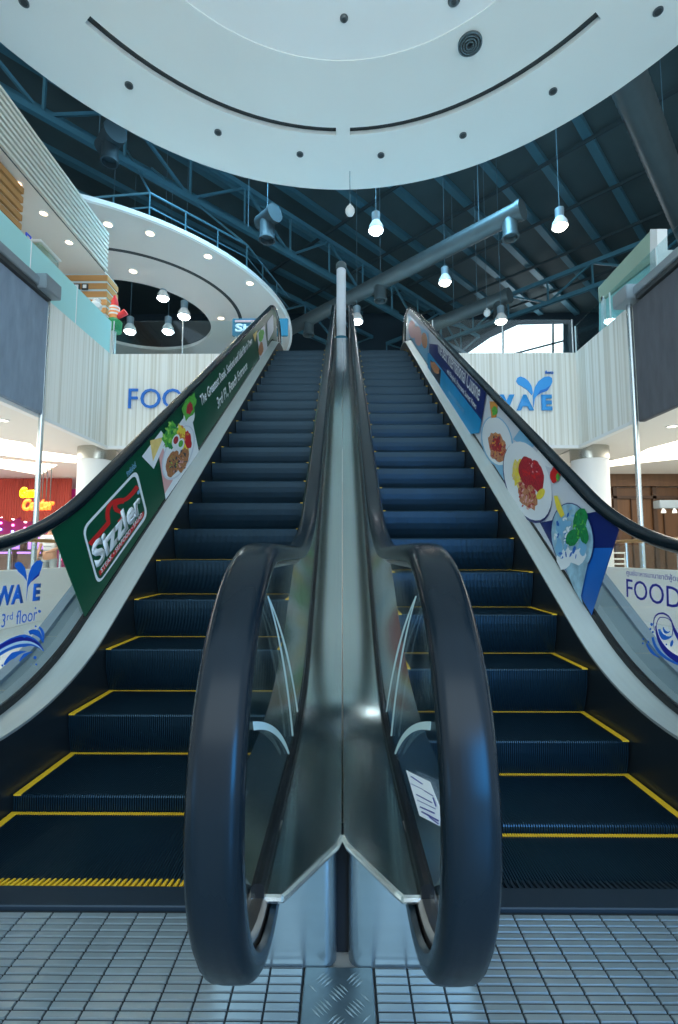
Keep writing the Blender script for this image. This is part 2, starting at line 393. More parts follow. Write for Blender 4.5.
def escalator(side, phase_y, label):
    s = side; cx = s * CXE; STEP = STEP_L if s < 0 else STEP_R; REAR = REAR_L if s < 0 else REAR_R
    E = thing('escalator', label, 'escalator', (cx, 1.4, 0))
    # each band: x of inner (towards the middle of the pair) and outer sides
    s0 = s_at(phase_y); k0 = -2
    for k in range(-2, 24):
        q = at_s(s0 + 0.405 * k)
        if not q or q[0] > 10.2: break
        st = bpy.data.objects.new('step', STEP); C.objects.link(st); st.parent = E; st.matrix_parent_inverse = parent_inv(E)
        st.location = (cx, q[0], q[1] - (0.004 if q[1] < 0.001 else 0))
        for dx in (-1, 1):
            e = bpy.data.objects.new('yellow_side_edge', EDGE); C.objects.link(e); e.parent = st; e.location = (dx * (HALF - 0.017) - (WL if s < 0 and dx < 0 else 0), 0, 0)
        e = bpy.data.objects.new('yellow_rear_edge', REAR); C.objects.link(e); e.parent = st
    for d in (-1, 1):                      # d*s: -1 = towards the other escalator, +1 = outer side
        inner = (d == -1)
        xg = cx + s * d * (HR if inner else HRO[s]); ah = 0.868 if inner else AH[s]; xs = cx + s * d * (HALF + 0.004 + (WL if s < 0 and d > 0 else 0))
        sg = s * d                         # sign of x growing away from the steps
        # skirt
        top = prof(0.295, 0.074, 1.25, 10.6); bot = prof(-0.26, -0.30, 1.25, 10.6)
        A = [(xs, y, z - 0.002) for y, z in top]; Q = [(xs, y, max(z, -0.20)) for y, z in bot]
        bm = B(); t = 0.006 * sg
        a = [bm.verts.new(p) for p in A]; b = [bm.verts.new(p) for p in Q]
        a2 = [bm.verts.new((p[0] + t, p[1], p[2])) for p in A]; b2 = [bm.verts.new((p[0] + t, p[1], p[2])) for p in Q]
        for i in range(len(a) - 1):
            for f in ((a[i], a[i + 1], b[i + 1], b[i]), (a2[i], b2[i], b2[i + 1], a2[i + 1]), (a[i], a2[i], a2[i + 1], a[i + 1])): bm.faces.new(f)
        bmesh.ops.recalc_face_normals(bm, faces=bm.faces[:])
        link('skirt_panel', bm, 'skirt', E)
        # inner deck between glass clamp and skirt
        P1 = prof(0.315 if inner else 0.300, 0.180 if inner else 0.128, 1.02, 10.9); P2 = prof(0.300, 0.078, 1.25, 10.6)
        link('inner_deck', strip([(xg - sg * 0.012, y, z) for y, z in P1], [(xs - sg * 0.003, y, z) for y, z in P2], 0.012), 'steel' if inner else 'deck', E, True)
        # black clamp holding the glass
        cl = prof(0.330 if inner else 0.312, 0.205 if inner else 0.152, 0.99, 10.9)
        xc = xg
        link('glass_clamp', sweep(cl, [(xc - 0.013, -0.02), (xc + 0.013, -0.02), (xc + 0.013, 0.010), (xc + 0.006, 0.016), (xc - 0.006, 0.016), (xc - 0.013, 0.010)]), 'clamp', E)
        # outer deck
        if inner:
            x2 = s * 0.0025
            A = [(xg + sg * 0.010, y, z) for y, z in prof(0.320, 0.195, 1.00, 6.1)[:-13]]
            Q = [(x2, y, z) for y, z in prof(0.320, 0.195, 1.19, 6.1)[:-13]]
            yb = 8.0; zb = 0.195 + K * (yb - Y0)
            cut = 14 + 4
            FA = [(xg + sg * 0.010, y, z) for y, z in prof(0.320, 0.195, 1.00, 10.9)]
            FQ = [(x2, y, z) for y, z in prof(0.320, 0.195, 1.19, 10.9)]
            FM = [(xg + sg * 0.048, y, z) for y, z in prof(0.320, 0.195, 1.00, 10.9)]
            for nm, sl, mm in (('center_deck', slice(0, cut + 1), 'steel'), ('upper_center_deck', slice(cut, None), 'steel_mirror')):
                bm = strip(FA[sl], FM[sl], 0.012); b2_ = strip(FM[sl], FQ[sl], 0.012)
                tmp = bpy.data.meshes.new('t'); b2_.to_mesh(tmp); b2_.free(); bm.from_mesh(tmp); bpy.data.meshes.remove(tmp)
                link(nm, bm, mm, E, True)
            # bright folded rim along the pointed front edge
            bm = B(); pts = [Vector((xg + sg * 0.012, 0.998, 0.314)), Vector((s * 0.10, 1.03, 0.314)), Vector((s * 0.004, 1.185, 0.314))]
            pts = [Vector((xg + sg * 0.012, 0.998, 0.314)), Vector((xg + sg * 0.046, 0.998, 0.314)), Vector((xg + sg * 0.056, 1.012, 0.314)), Vector((s * 0.014, 1.165, 0.314)), Vector((s * 0.004, 1.20, 0.314))]
            for p, q in zip(pts, pts[1:]): tube(bm, p, q, 0.008, 8)
            pass
            link('deck_rim', bm, 'steel_bright', E, True)
            # front face, rounded at the centre gap
            xa, xb = s * 0.015, cx + s * d * (HALF + 0.01)
            pr = [(xb, 1.45), (xb, 1.235)]
            for i in range(7):
                th = R(90) * i / 6; pr.append((xa + s * 0.03 - s * 0.03 * math.sin(th), 1.235 + 0.03 - 0.03 * math.cos(th)))
            pr.append((xa, 1.45))
            bm = B(); lo = [bm.verts.new((x, y, 0.0)) for x, y in pr]; hi = [bm.verts.new((x, y, 0.305)) for x, y in pr]
            for i in range(len(pr) - 1): bm.faces.new((lo[i], lo[i + 1], hi[i + 1], hi[i]))
            bm.faces.new(hi); bm.faces.new((lo[-1], lo[0], hi[0], hi[-1])); bm.faces.new(lo[::-1])
            bmesh.ops.recalc_face_normals(bm, faces=bm.faces[:])
            link('front_panel', bm, 'steel_face', E, True)
            # body wall facing the gap
            top = prof(0.305, 0.18, 1.45, 10.9); A = [(s * 0.02, y, z) for y, z in top]; Q = [(s * 0.02, y, max(0.0, z - 1.2)) for y, z in top]
        else:
            xo = cx + s * 0.765
            link('outer_deck', strip([(xg + sg * 0.010, y, z) for y, z in prof(0.320, 0.165, 1.00, 10.9)],
                                     [(xo, y, z) for y, z in prof(0.330, 0.215, 1.19, 10.9)], 0.02), 'outer_deck', E, True)
            link('deck_edge_trim', strip([(xo - sg * 0.05, y, z) for y, z in prof(0.338, 0.223, 1.19, 10.9)],
                                         [(xo + sg * 0.006, y, z) for y, z in prof(0.338, 0.223, 1.19, 10.9)], 0.03), 'beam', E, True)
            xa, xb = cx + s * d * (HALF + 0.01), xo - sg * 0.02
            link('front_panel', bbox(min(xa, xb), max(xa, xb), 1.235, 1.45, 0.0, 0.30, 0.01), 'steel_face', E)
            top = prof(0.305, 0.19, 1.45, 10.9); A = [(xo - sg * 0.02, y, z) for y, z in top]; Q = [(xo - sg * 0.02, y, max(0.0, z - 1.2)) for y, z in top]
        bm = B(); a = [bm.verts.new(p) for p in A]; b = [bm.verts.new(p) for p in Q]
        for i in range(len(a) - 1):
            if A[i][2] - Q[i][2] > 0.001: bm.faces.new((a[i], a[i + 1], b[i + 1], b[i]))
        bmesh.ops.recalc_face_normals(bm, faces=bm.faces[:])
        bmesh.ops.solidify(bm, geom=bm.faces[:], thickness=0.01)
        link('side_cladding', bm, 'white' if not inner else 'clamp', E)  # inner wall coloured near-black to paint in the shade of the gap
        # glass in separate panes
        HT = prof(0.955, ah - 0.055, NY, TY, 1.845, 1.255); LO = prof(0.318, 0.19, NY, TY)
        cuts = [NY - NR + 0.045, 1.95, 3.75, 5.55, 7.35, 9.15, TY + NR - 0.045]
        for ya, yb in zip(cuts, cuts[1:]):
            ya += 0.003; yb -= 0.003; N = 26; U, D_ = [], []
            for i in range(N + 1):
                y = ya + (yb - ya) * i / N
                if y < NY: h = math.sqrt(max(0.325 ** 2 - (NY - y) ** 2, 0.0)); U.append((y, NZ + h)); D_.append((y, NZ - h))
                elif y > TY: h = math.sqrt(max(0.325 ** 2 - (y - TY) ** 2, 0.0)); U.append((y, RISE + NZ + h)); D_.append((y, RISE + NZ - h))
                else: U.append((y, zat(HT, y))); D_.append((y, zat(LO, y)))
            bm = B(); vs = []
            for xx in (xg - 0.004, xg + 0.004): vs.append(([bm.verts.new((xx, *p)) for p in U], [bm.verts.new((xx, *p)) for p in D_]))
            (ua, da), (ub, db) = vs
            for i in range(N):
                bm.faces.new((ua[i], ua[i + 1], da[i + 1], da[i])); bm.faces.new((ub[i], db[i], db[i + 1], ub[i + 1]))
                bm.faces.new((ua[i], ub[i], ub[i + 1], ua[i + 1]))
            bmesh.ops.recalc_face_normals(bm, faces=bm.faces[:])
            link('glass_panel', bm, 'glass', E)
        # handrail and its guide
        w = 0.0385
        sec = [(-w + 0.002, -0.036), (-w, -0.024), (-w + 0.001, -0.013), (-w + 0.007, -0.005), (-w + 0.016, -0.001), (-0.012, 0), (0.012, 0),
               (w - 0.016, -0.001), (w - 0.007, -0.005), (w - 0.001, -0.013), (w, -0.024), (w - 0.002, -0.036), (w - 0.012, -0.040), (0.018, -0.030), (-0.018, -0.030), (-w + 0.012, -0.040)]
        hp = hand_path(ah=ah)
        link('handrail', sweep(hp, [(xg + x, q) for x, q in sec]), 'rubber', E, True)
        gp = hand_path(NR - 0.034, 0.034, ah)
        link('handrail_guide', sweep(gp, [(xg + x, q) for x, q in ((-0.02, 0.004), (0.02, 0.004), (0.02, -0.012), (0.011, -0.020), (-0.011, -0.020), (-0.02, -0.012))]), 'guide', E, True)
        # rubber inlet where the handrail dives into the base
        bm = bbox(xg - 0.055, xg + 0.055, 1.10, 1.26, NZ - NR - 0.028, NZ - NR + 0.020, 0.018, 3)
        link('handrail_inlet', bm, 'rubber_matte', E, True)
    if s > 0: link('gap_shade_filler', bbox(-0.0145, 0.0145, 1.275, 1.29, 0.004, 0.300), 'gap_shade', E)  # added dark filler, standing in for the shade inside the centre gap
    # comb plate
    xa, xb = cx - HALF - 0.004, cx + HALF + 0.004
    cp = link('comb_plate', bbox(xa, xb, 1.415, 1.497, -0.02, 0.012, 0.003, 1), 'step_dark', E)
    for i in range(9):
        bm = lathe(B(), [(0.008, 0), (0.008, 0.002), (0.005, 0.004)], (xa + 0.06 + i * 0.102, 1.45, 0.0115), 10); link('screw', bm, 'grate', cp)
    bm = B(); n = 52; pt = 2 * (HALF - 0.004) / n
    for i in range(n):
        x = xa + 0.008 + i * pt
        v = [bm.verts.new(p) for p in ((x, 1.495, 0.012), (x + pt * 0.6, 1.495, 0.012), (x + pt * 0.6, 1.495, 0.0), (x, 1.495, 0.0),
                                       (x + pt * 0.12, 1.540, 0.004), (x + pt * 0.48, 1.540, 0.004), (x + pt * 0.48, 1.540, 0.0), (x + pt * 0.12, 1.540, 0.0))]
        for f in ((0, 1, 5, 4), (0, 4, 7, 3), (1, 2, 6, 5), (4, 5, 6, 7), (3, 7, 6, 2)): bm.faces.new([v[j] for j in f])
    bmesh.ops.recalc_face_normals(bm, faces=bm.faces[:])
    link('comb_teeth', bm, 'yellow' if s < 0 else 'step_dark', E)
    # ribbed landing plate
    xi, xo = (-0.092 if s < 0 else 0.074), s * 1.70
    link('landing_plate_frame', bbox(min(xi, xo), max(xi, xo), -0.9, 1.414, -0.02, -0.001), 'grate_gap', E)
    bm = B(); x = abs(xi) + 0.003
    while x + 0.078 < abs(xo):
        y = -0.88
        while y < 1.40:
            x0, x1 = sorted((s * x, s * (x + 0.0735)))
            y1 = y + 0.0162
            lo = [bm.verts.new(p) for p in ((x0, y, -0.001), (x1, y, -0.001), (x1, y1, -0.001), (x0, y1, -0.001))]
            hi = [bm.verts.new(p) for p in ((x0 + .0006, y + .0010, 0.003), (x1 - .0006, y + .0010, 0.003), (x1 - .0006, y1 - .0010, 0.003), (x0 + .0006, y1 - .0010, 0.003))]
            bm.faces.new(hi)
            for j in range(4): bm.faces.new((lo[j], lo[(j + 1) % 4], hi[(j + 1) % 4], hi[j]))
            y += 0.0218
        x += 0.0780
    link('landing_plate', bm, 'grate', E)
    # upper landing
    link('upper_landing_plate', bbox(min(s * 0.02, s * 1.7), max(s * 0.02, s * 1.7), 10.25, 11.6, RISE - 0.03, RISE), 'plate', E)
    return E

EL = escalator(-1, 2.289, 'left escalator with yellow comb teeth, beside the green restaurant banner')
ER = escalator(1, 2.180, 'right escalator with dark comb teeth, beside the blue food banner')

# chequer plate between the two escalators
cp = thing('chequer_plate', 'narrow steel chequer plate on the floor between the two handrail loops', 'floor plate', (0, 0.3, 0))
link('plate', bbox(-0.0885, 0.0705, -0.9, 1.234, -0.02, 0.003, 0.002, 1), 'plate', cp)
bm = B()
for i in range(-2, 3):
    for j in range(29):
        x = i * 0.036; y = -0.85 + j * 0.072 + (0.036 if i % 2 else 0)
        a = R(45) if (i + j) % 2 else R(-45)
        for k in range(-2, 3):
            c_, s_ = math.cos(a), math.sin(a)
            px, py = x - s_ * k * 0.0085, y + c_ * k * 0.0085
            if abs(px) + 0.013 > 0.087 or py > 1.21: continue
            l = 0.019 - abs(k) * 0.002
            p = [(px - c_ * l, py - s_ * l), (px - s_ * 0.0022, py + c_ * 0.0022), (px + c_ * l, py + s_ * l), (px + s_ * 0.0022, py - c_ * 0.0022)]
            p = [(q[0] - 0.009, q[1]) for q in p]; px -= 0.009
            if max(abs(q[0] + 0.009) for q in p) > 0.078: continue
            lo = [bm.verts.new((q[0], q[1], 0.003)) for q in p]; t = bm.verts.new((px, py, 0.0062))
            for m_ in range(4): bm.faces.new((lo[m_], t, lo[(m_ + 1) % 4]))
bmesh.ops.recalc_face_normals(bm, faces=bm.faces[:])
link('raised_lugs', bm, 'plate', cp)

# ------------------------------------------------------------------ room shell
VX, VY = 4.85, 9.7
F = B(); box(F, -20, 20, -6, 30, -0.25, -0.021)
struct(link('floor', F, 'floor_tile'))
bm = B(); box(bm, -20, -VX - 0.06, 1.5, 30, 3.20, 5.06); box(bm, VX + 0.06, 20, 1.5, 30, 3.20, 5.06); box(bm, -VX, VX, VY + 0.06, 30, 3.20, 5.06)
struct(link('floor_upper', bm, 'soffit'))
def shell(name, bm, m): return struct(link(name, bm, m))
shell('wall_back_fascia', bbox(-VX, VX, VY, VY + 0.06, 3.19, 5.15), 'fascia')
shell('wall_left_fascia', bbox(-VX - 0.06, -VX, 3.0, VY + 0.06, 3.19, 5.15), 'fascia')
shell('wall_right_fascia', bbox(VX, VX + 0.06, 3.0, VY + 0.06, 3.19, 5.15), 'fascia')
bm = B(); box(bm, -VX - 0.08, VX + 0.08, VY - 0.03, VY + 0.08, 3.13, 3.19); box(bm, -VX - 0.08, -VX + 0.03, 3, VY - 0.03, 3.13, 3.19); box(bm, VX - 0.03, VX + 0.08, 3, VY - 0.03, 3.13, 3.19)
shell('trim_1', bm, 'white')
# big round ceiling
def disc(bm, cx, cy, z0, z1, ro, ri, n=128, ci=None):
    ci = ci or (cx, cy)
    ring = lambda c, r, z: [bm.verts.new((c[0] + r * math.cos(2 * math.pi * i / n), c[1] + r * math.sin(2 * math.pi * i / n), z)) for i in range(n)]
    a, b, c, d = ring((cx, cy), ro, z0), ring((cx, cy), ro, z1), ring(ci, ri, z1), ring(ci, ri, z0)
    for p, q in ((a, b), (b, c), (c, d), (d, a)):
        for i in range(n): bm.faces.new((p[i], p[(i + 1) % n], q[(i + 1) % n], q[i]))
    bmesh.ops.recalc_face_normals(bm, faces=bm.faces[:])
    return bm
def arc_band(bm, c, r0, r1, a0, a1, z0, z1, n=40):
    P = [[], [], [], []]
    for i in range(n + 1):
        a = a0 + (a1 - a0) * i / n; s_, c_ = math.sin(a), math.cos(a)
        for l, (r, z) in zip(P, ((r0, z0), (r1, z0), (r1, z1), (r0, z1))): l.append(bm.verts.new((c[0] + r * s_, c[1] + r * c_, z)))
    for k in range(4):
        p, q = P[k], P[(k + 1) % 4]
        for i in range(n): bm.faces.new((p[i], p[i + 1], q[i + 1], q[i]))
    bm.faces.new([l[0] for l in P]); bm.faces.new([l[-1] for l in P][::-1])
    bmesh.ops.recalc_face_normals(bm, faces=bm.faces[:])
    return bm
DC = (0.0, 4.22)
# ring plate built in bands so the light slots are true gaps
bm = B(); disc(bm, DC[0], DC[1], 10.0, 10.45, 6.98, 5.42)
disc(bm, DC[0], DC[1], 10.0, 10.45, 5.24, 3.85)
for a0, a1 in ((R(-1.4), R(1.8)), (R(54), R(306))): arc_band(bm, DC, 5.24, 5.42, a0, a1, 10.0, 10.45, 80)
shell('ceiling_disc', bm, 'ceiling')
bm = B(); disc(bm, DC[0], DC[1], 10.09, 10.5, 6.9, 4.0); shell('ceiling_slot_back', bm, 'slot')
bm = lathe(B(), [(3.95, 10.02), (3.95, 10.5)], (DC[0], DC[1], 0), 96); shell('ceiling_inner_disc', bm, 'ceiling_inner')
# dark roof
shell('ceiling_roof', bbox(-20, 20, -3, 27, 15.0, 15.2), 'roof')
shell('wall_back', bbox(-20, 20, 27, 27.2, 5.06, 15.2), 'dark_wall')
shell('wall_right', bbox(20, 20.2, 3, 27.2, -0.2, 15.2), 'dark_wall')
shell('wall_left', bbox(-20.2, -20, 3, 27.2, -0.2, 15.2), 'dark_wall')

# ------------------------------------------------------------------ roof steel, set at 45 degrees to the stairs
UX = Vector((0.70, 0.713, 0)).normalized(); VXx = Vector((UX.y, -UX.x, 0))
def clip(p0, d, lo=(-19.9, -2.9), hi=(19.9, 26.9)):
    t0, t1 = -100, 100
    for i in (0, 1):
        if abs(d[i]) < 1e-6: continue
        a, b = (lo[i] - p0[i]) / d[i], (hi[i] - p0[i]) / d[i]
        if a > b: a, b = b, a
        t0, t1 = max(t0, a), min(t1, b)
    return t0, t1
def bar(a, b, w, h, bm=None):
    """rectangular bar from a to b, w across and h deep"""
    bm = bm or B(); a = Vector(a); b = Vector(b); d = (b - a).normalized(); side = d.cross(Vector((0, 0, 1)))
    side = side.normalized() if side.length > 1e-4 else Vector((1, 0, 0)); up = side.cross(d)
    q = [(-w / 2, -h / 2), (w / 2, -h / 2), (w / 2, h / 2), (-w / 2, h / 2)]
    A = [bm.verts.new(a + side * x + up * y) for x, y in q]; Q = [bm.verts.new(b + side * x + up * y) for x, y in q]
    for i in range(4): bm.faces.new((A[i], A[(i + 1) % 4], Q[(i + 1) % 4], Q[i]))
    bm.faces.new(A[::-1]); bm.faces.new(Q); bmesh.ops.recalc_face_normals(bm, faces=bm.faces[:])
    return bm
ords = ['first', 'second', 'third', 'fourth', 'fifth', 'sixth', 'seventh', 'eighth', 'ninth', 'tenth', 'eleventh', 'twelfth', 'thirteenth', 'fourteenth', 'fifteenth', 'sixteenth', 'seventeenth', 'eighteenth']
pk = []
for k in range(-1, 12):
    p = 14 * (-0.224 - 0.1065 * k)
    t0, t1 = clip(VXx * p, UX, lo=(-19.9, 3.0))
    if t1 - t0 < 4: continue
    pk.append((p, t0, t1))
for i, (p, t0, t1) in enumerate(pk):
    o = link('roof_purlin', bar(VXx * p + UX * t0 + Vector((0, 0, 14.9)), VXx * p + UX * t1 + Vector((0, 0, 14.9)), 0.27, 0.20), 'roof_steel')
    tag(o, 'blue steel roof purlin running up to the right, %s counted from the right edge' % ords[i], 'roof beam', 'purlins under the dark roof')
for i, q in enumerate((13.5, 16.4, 19.3, 22.2, 25.1)):
    t0, t1 = clip(UX * q, VXx, lo=(-19.9, 3.0))
    o = link('roof_rafter', bar(UX * q + VXx * t0 + Vector((0, 0, 14.72)), UX * q + VXx * t1 + Vector((0, 0, 14.72)), 0.07, 0.12), 'rafter')
    tag(o, 'thin dark roof rafter crossing under the purlins, %s from the front' % ords[i], 'roof beam', 'rafters under the dark roof')
def truss(label, base, d, t0, t1, zt, zb, bay=1.9, both=True, r=0.11):
    T = thing('roof_truss', label, 'roof truss', base + d * ((t0 + t1) / 2) + Vector((0, 0, zb)), 'steel trusses under the dark roof')
    P = lambda t, z: base + d * t + Vector((0, 0, z))
    link('top_chord', bar(P(t0, zt), P(t1, zt), r * 1.4, r * 1.6), 'roof_steel', T); link('bottom_chord', bar(P(t0, zb), P(t1, zb), r * 1.4, r * 1.6), 'roof_steel', T)
    n = max(2, int((t1 - t0) / bay)); st = (t1 - t0) / n
    for i in range(n):
        a = t0 + i * st
        link('upright', bar(P(a, zb), P(a, zt), 0.07, 0.07), 'roof_steel', T)
        link('diagonal_brace', bar(P(a, zb if i % 2 else zt), P(a + st, zt if i % 2 else zb), 0.08, 0.08), 'roof_steel', T)
t0, t1 = clip(VXx * -13.2, UX, lo=(-19.9, 4.0)); truss('long blue truss crossing behind the round ceiling, nearest of the left trusses', VXx * -13.2, UX, t0, t1, 13.5, 12.0)
t0, t1 = clip(VXx * -17.6, UX, lo=(-19.9, 4.0)); truss('blue truss parallel behind the long one, dim under the roof', VXx * -17.6, UX, t0, t1, 13.5, 12.0, 2.4)
t0, t1 = clip(UX * 21.0, VXx, lo=(-15.0, 4.0), hi=(17.0, 26.9)); truss('blue truss crossing the right side above the sage panel', UX * 21.0, VXx, t0, t1, 13.1, 12.05, 1.7)

# ------------------------------------------------------------------ air ducts
def duct(label, a, b, r, drops, dm='duct'):
    a = Vector(a); b = Vector(b); D = thing('air_duct', label, 'air duct', a)
    bm = B(); n = max(4, int((b - a).length / 0.12)); d = (b - a).normalized(); u = Vector((0, 0, 1)); w = d.cross(u).normalized()
    rings = []
    for i in range(n + 1):
        rr = r * (1.0 if i % 2 else 0.975); c = a + (b - a) * i / n
        rings.append([bm.verts.new(c + (u * math.cos(2 * math.pi * k / 24) + w * math.sin(2 * math.pi * k / 24)) * rr) for k in range(24)])
    for p, q in zip(rings, rings[1:]):
        for k in range(24): bm.faces.new((p[k], p[(k + 1) % 24], q[(k + 1) % 24], q[k]))
    bm.faces.new(rings[0]); bm.faces.new(rings[-1][::-1]); bmesh.ops.recalc_face_normals(bm, faces=bm.faces[:])
    link('duct_tube', bm, dm, D, True)
    link('end_cap', tube(B(), a - d * 0.05, a + d * 0.06, r * 1.08, 28), dm, D, True)
    for p in drops:
        c = a + (b - a).normalized() * p - Vector((0, 0, r * 0.8))
        o = link('diffuser', lathe(B(), [(0.20, 0.3), (0.20, -0.36), (0.225, -0.39), (0.225, -0.44), (0.18, -0.44), (0.17, -0.30)], c, 24), dm, D, True)
        link('diffuser_cone', lathe(B(), [(0.15, -0.43), (0.10, -0.33), (0.02, -0.33)], c, 20), 'slot', o, True)
    for p in (1.2, (b - a).length * 0.5):
        c = a + d * p; link('hanger', tube(B(), c + Vector((0, 0, r)), (c.x, c.y, 15.06), 0.012, 6), 'cord', D)
    return D
z9 = CH + 9
duct('long ribbed air duct with two diffusers, slanting above the stair head', UX * 11.8 + VXx * -5.0 + Vector((0, 0, z9)), UX * 11.8 + VXx * -14.6 + Vector((0, 0, z9)), 0.25, (0.3, 4.8, 8.4))
duct('short far air duct with one diffuser, right of the stair head', UX * 15.6 + VXx * -7.15 + Vector((0, 0, z9)), UX * 15.6 + VXx * -11.5 + Vector((0, 0, z9)), 0.25, (0.35,))
duct('dim air duct with round end above the left annular ceiling', UX * 7.3 + VXx * -9.7 + Vector((0, 0, z9)), UX * 7.3 + VXx * -10.3 + Vector((0, 0, z9)), 0.22, (0.3,), 'duct_shaded')
duct('very large round air duct at the right edge under the roof', VXx * -2.3 + UX * 10.0 + Vector((0, 0, 11.2)), VXx * -2.3 + UX * 20.0 + Vector((0, 0, 11.2)), 0.36, ())
duct('dim air duct with round end beside the slatted parapet', atZ(115, 132, 11.5), atZ(115, 132, 11.5) - VXx * 0.7, 0.26, (0.3,), 'duct_shaded')

# ------------------------------------------------------------------ pendant lamps
def pendant(p, label, big=1.0, warm=True):
    p = Vector(p); L = thing('pendant_lamp', label, 'pendant lamp', p, 'high bay lamps hanging from the roof')
    link('cord', tube(B(), p + Vector((0, 0, 0.45 * big)), (p.x, p.y, 15.06), 0.010, 6), 'cord', L)
    link('housing', lathe(B(), [(0.10 * big, 0.20 * big), (0.11 * big, 0.44 * big), (0.05 * big, 0.48 * big)], p, 20), 'housing', L, True)
    link('reflector', lathe(B(), [(0.19 * big, -0.02 * big), (0.17 * big, 0.10 * big), (0.10 * big, 0.22 * big), (0.08 * big, 0.22 * big), (0.15 * big, 0.08 * big), (0.165 * big, 0.0)], p, 24), 'white', L, True)
    link('bulb', lathe(B(), [(0.06 * big, -0.10 * big), (0.13 * big, -0.07 * big), (0.16 * big, -0.01 * big), (0.15 * big, 0.06 * big), (0.07 * big, 0.18 * big)], p, 20), 'lamp_on' if warm else 'lamp_white', L, True)
    return L
for (u, v, lab, w) in ((376, 230, 'bright pendant lamp straight above the stair head, nearest the round ceiling', False), (445, 282, 'pendant lamp hanging under the long slanting duct', True),
                    (560, 226, 'pendant lamp furthest right, by the short end of the long duct', True), (501, 321, 'small pendant lamp beside the short far duct', True),
                    (357, 321, 'small pendant lamp just right of the pale pillar', False), (110, 289, 'pendant lamp at the left edge of the annular ceiling opening', False),
                    (163, 298, 'pendant lamp seen high in the middle of the annular ceiling opening', False), (184, 316, 'pendant lamp at the right side of the annular ceiling opening', False),
                    (130, 331, 'lower left pendant lamp in the annular ceiling opening', False), (168, 331, 'lower middle pendant lamp in the annular ceiling opening', False)):
    pendant(atZ(u, v, 9.0), lab, 1.0 if v < 300 else 1.15, w)
for (u, v, lab) in ((350, 211, 'small white ball sensor hanging below the rim of the round ceiling'), (487, 313, 'small white ball sensor hanging beside the small right lamp')):
    p = atZ(u, v, 9.0); T = thing('ball_sensor', lab, 'sensor', p)
    link('cord', tube(B(), p, (p.x, p.y, 15.06), 0.008, 6), 'cord', T)
    link('ball', lathe(B(), [(0.03, -0.12), (0.08, -0.09), (0.11, -0.03), (0.11, 0.03), (0.08, 0.09), (0.03, 0.12), (0.03, 0.16)], p, 20), 'white', T, True)

# ------------------------------------------------------------------ fittings in the round ceiling
dl = [atZ(u, v, 10.0) for u, v in ((24, 2), (129, 85), (218, 132), (300, 154), (381, 155), (463, 135), (553, 91), (658, 11))]
for i, p in enumerate(dl):
    T = thing('ceiling_spotlight', 'unlit recessed spotlight near the rim of the round ceiling, %s from the left' % ords[i], 'spotlight', p, 'spotlights in the round ceiling')
    link('trim_ring', disc(B(), p.x, p.y, 9.98, 10.0, 0.078, 0.056, 24), 'downlight_off', T)
    link('lens', lathe(B(), [(0.055, -0.006), (0.055, 0.0)], (p.x, p.y, 9.995), 20), 'slot', T)
for (u, v, r, lab) in ((344, 18, 0.07, 'small dark detector in the centre of the inner ceiling disc'), (338, 20, 0.0, ''), (454, 0, 0.10, 'dark fitting at the upper edge of the inner ceiling disc')):
    if not r: continue
    p = atZ(u, v, 10.02); T = thing('ceiling_detector', lab, 'detector', p)
    link('base', lathe(B(), [(r * 0.7, -0.04), (r, -0.015), (r, 0)], p, 20), 'downlight_off', T, True)
    link('sensor_head', lathe(B(), [(r * 0.3, -0.06), (r * 0.45, -0.04)], p, 16), 'slot', T, True)
p = atZ(470, 43, 10.0)
T = thing('ceiling_diffuser', 'round air diffuser with concentric rings in the round ceiling', 'air diffuser', p)
for i, r in enumerate((0.21, 0.165, 0.12, 0.075)):
    link('diffuser_ring', disc(B(), p.x, p.y, 9.96 - i * 0.006, 9.999, r, r - 0.022, 32), 'duct', T)
link('diffuser_back', lathe(B(), [(0.2, -0.004), (0.2, 0)], (p.x, p.y, 9.999), 28), 'slot', T)

# ------------------------------------------------------------------ left annular ceiling, walkway rail, slatted parapet
bm = B(); disc(bm, -8.72, 16.79, 9.26, 9.38, 6.80, 2.53, 128, ci=(-7.27, 16.35)); shell('ceiling_annular', bm, 'ring')
bm = B(); disc(bm, -8.72, 16.79, 9.22, 9.33, 6.87, 6.78, 128); shell('trim_2', bm, 'rim')
bm = B(); arc_band(bm, (-7.16, 15.87), 3.53, 3.65, R(60), R(235), 9.252, 9.27, 60); shell('trim_3', bm, 'slot')
for i, (u, v, on) in enumerate(((108, 224, 1), (150, 233, 1), (208, 256, 1), (250, 283, 1), (221, 318, 1), (133, 271, 1), (274, 309, 1))):
    p = atZ(u, v, 9.26)
    T = thing('recessed_downlight', ['leftmost glowing downlight on the rim of the annular ceiling', 'second glowing downlight on the rim of the annular ceiling', 'third glowing downlight on the rim of the annular ceiling',
        'fourth glowing downlight on the rim of the annular ceiling', 'glowing downlight between the opening and the curved slot', 'glowing downlight above the left of the opening', 'last downlight at the right tip of the annular ceiling'][i], 'downlight', p, 'downlights in the annular ceiling')
    link('trim_ring', disc(B(), p.x, p.y, 9.24, 9.26, 0.13, 0.10, 24), 'white', T)
    link('lens', lathe(B(), [(0.10, -0.008), (0.10, 0)], (p.x, p.y, 9.256), 20), 'downlight_on', T)
    l = bpy.data.lights.new('downlight_beam', 'SPOT'); l.energy = 30; l.spot_size = R(110); l.color = (1, 0.85, 0.65); l.shadow_soft_size = 0.1
    lo = bpy.data.objects.new('downlight_beam', l); lo.location = (p.x, p.y, 9.15); C.objects.link(lo)
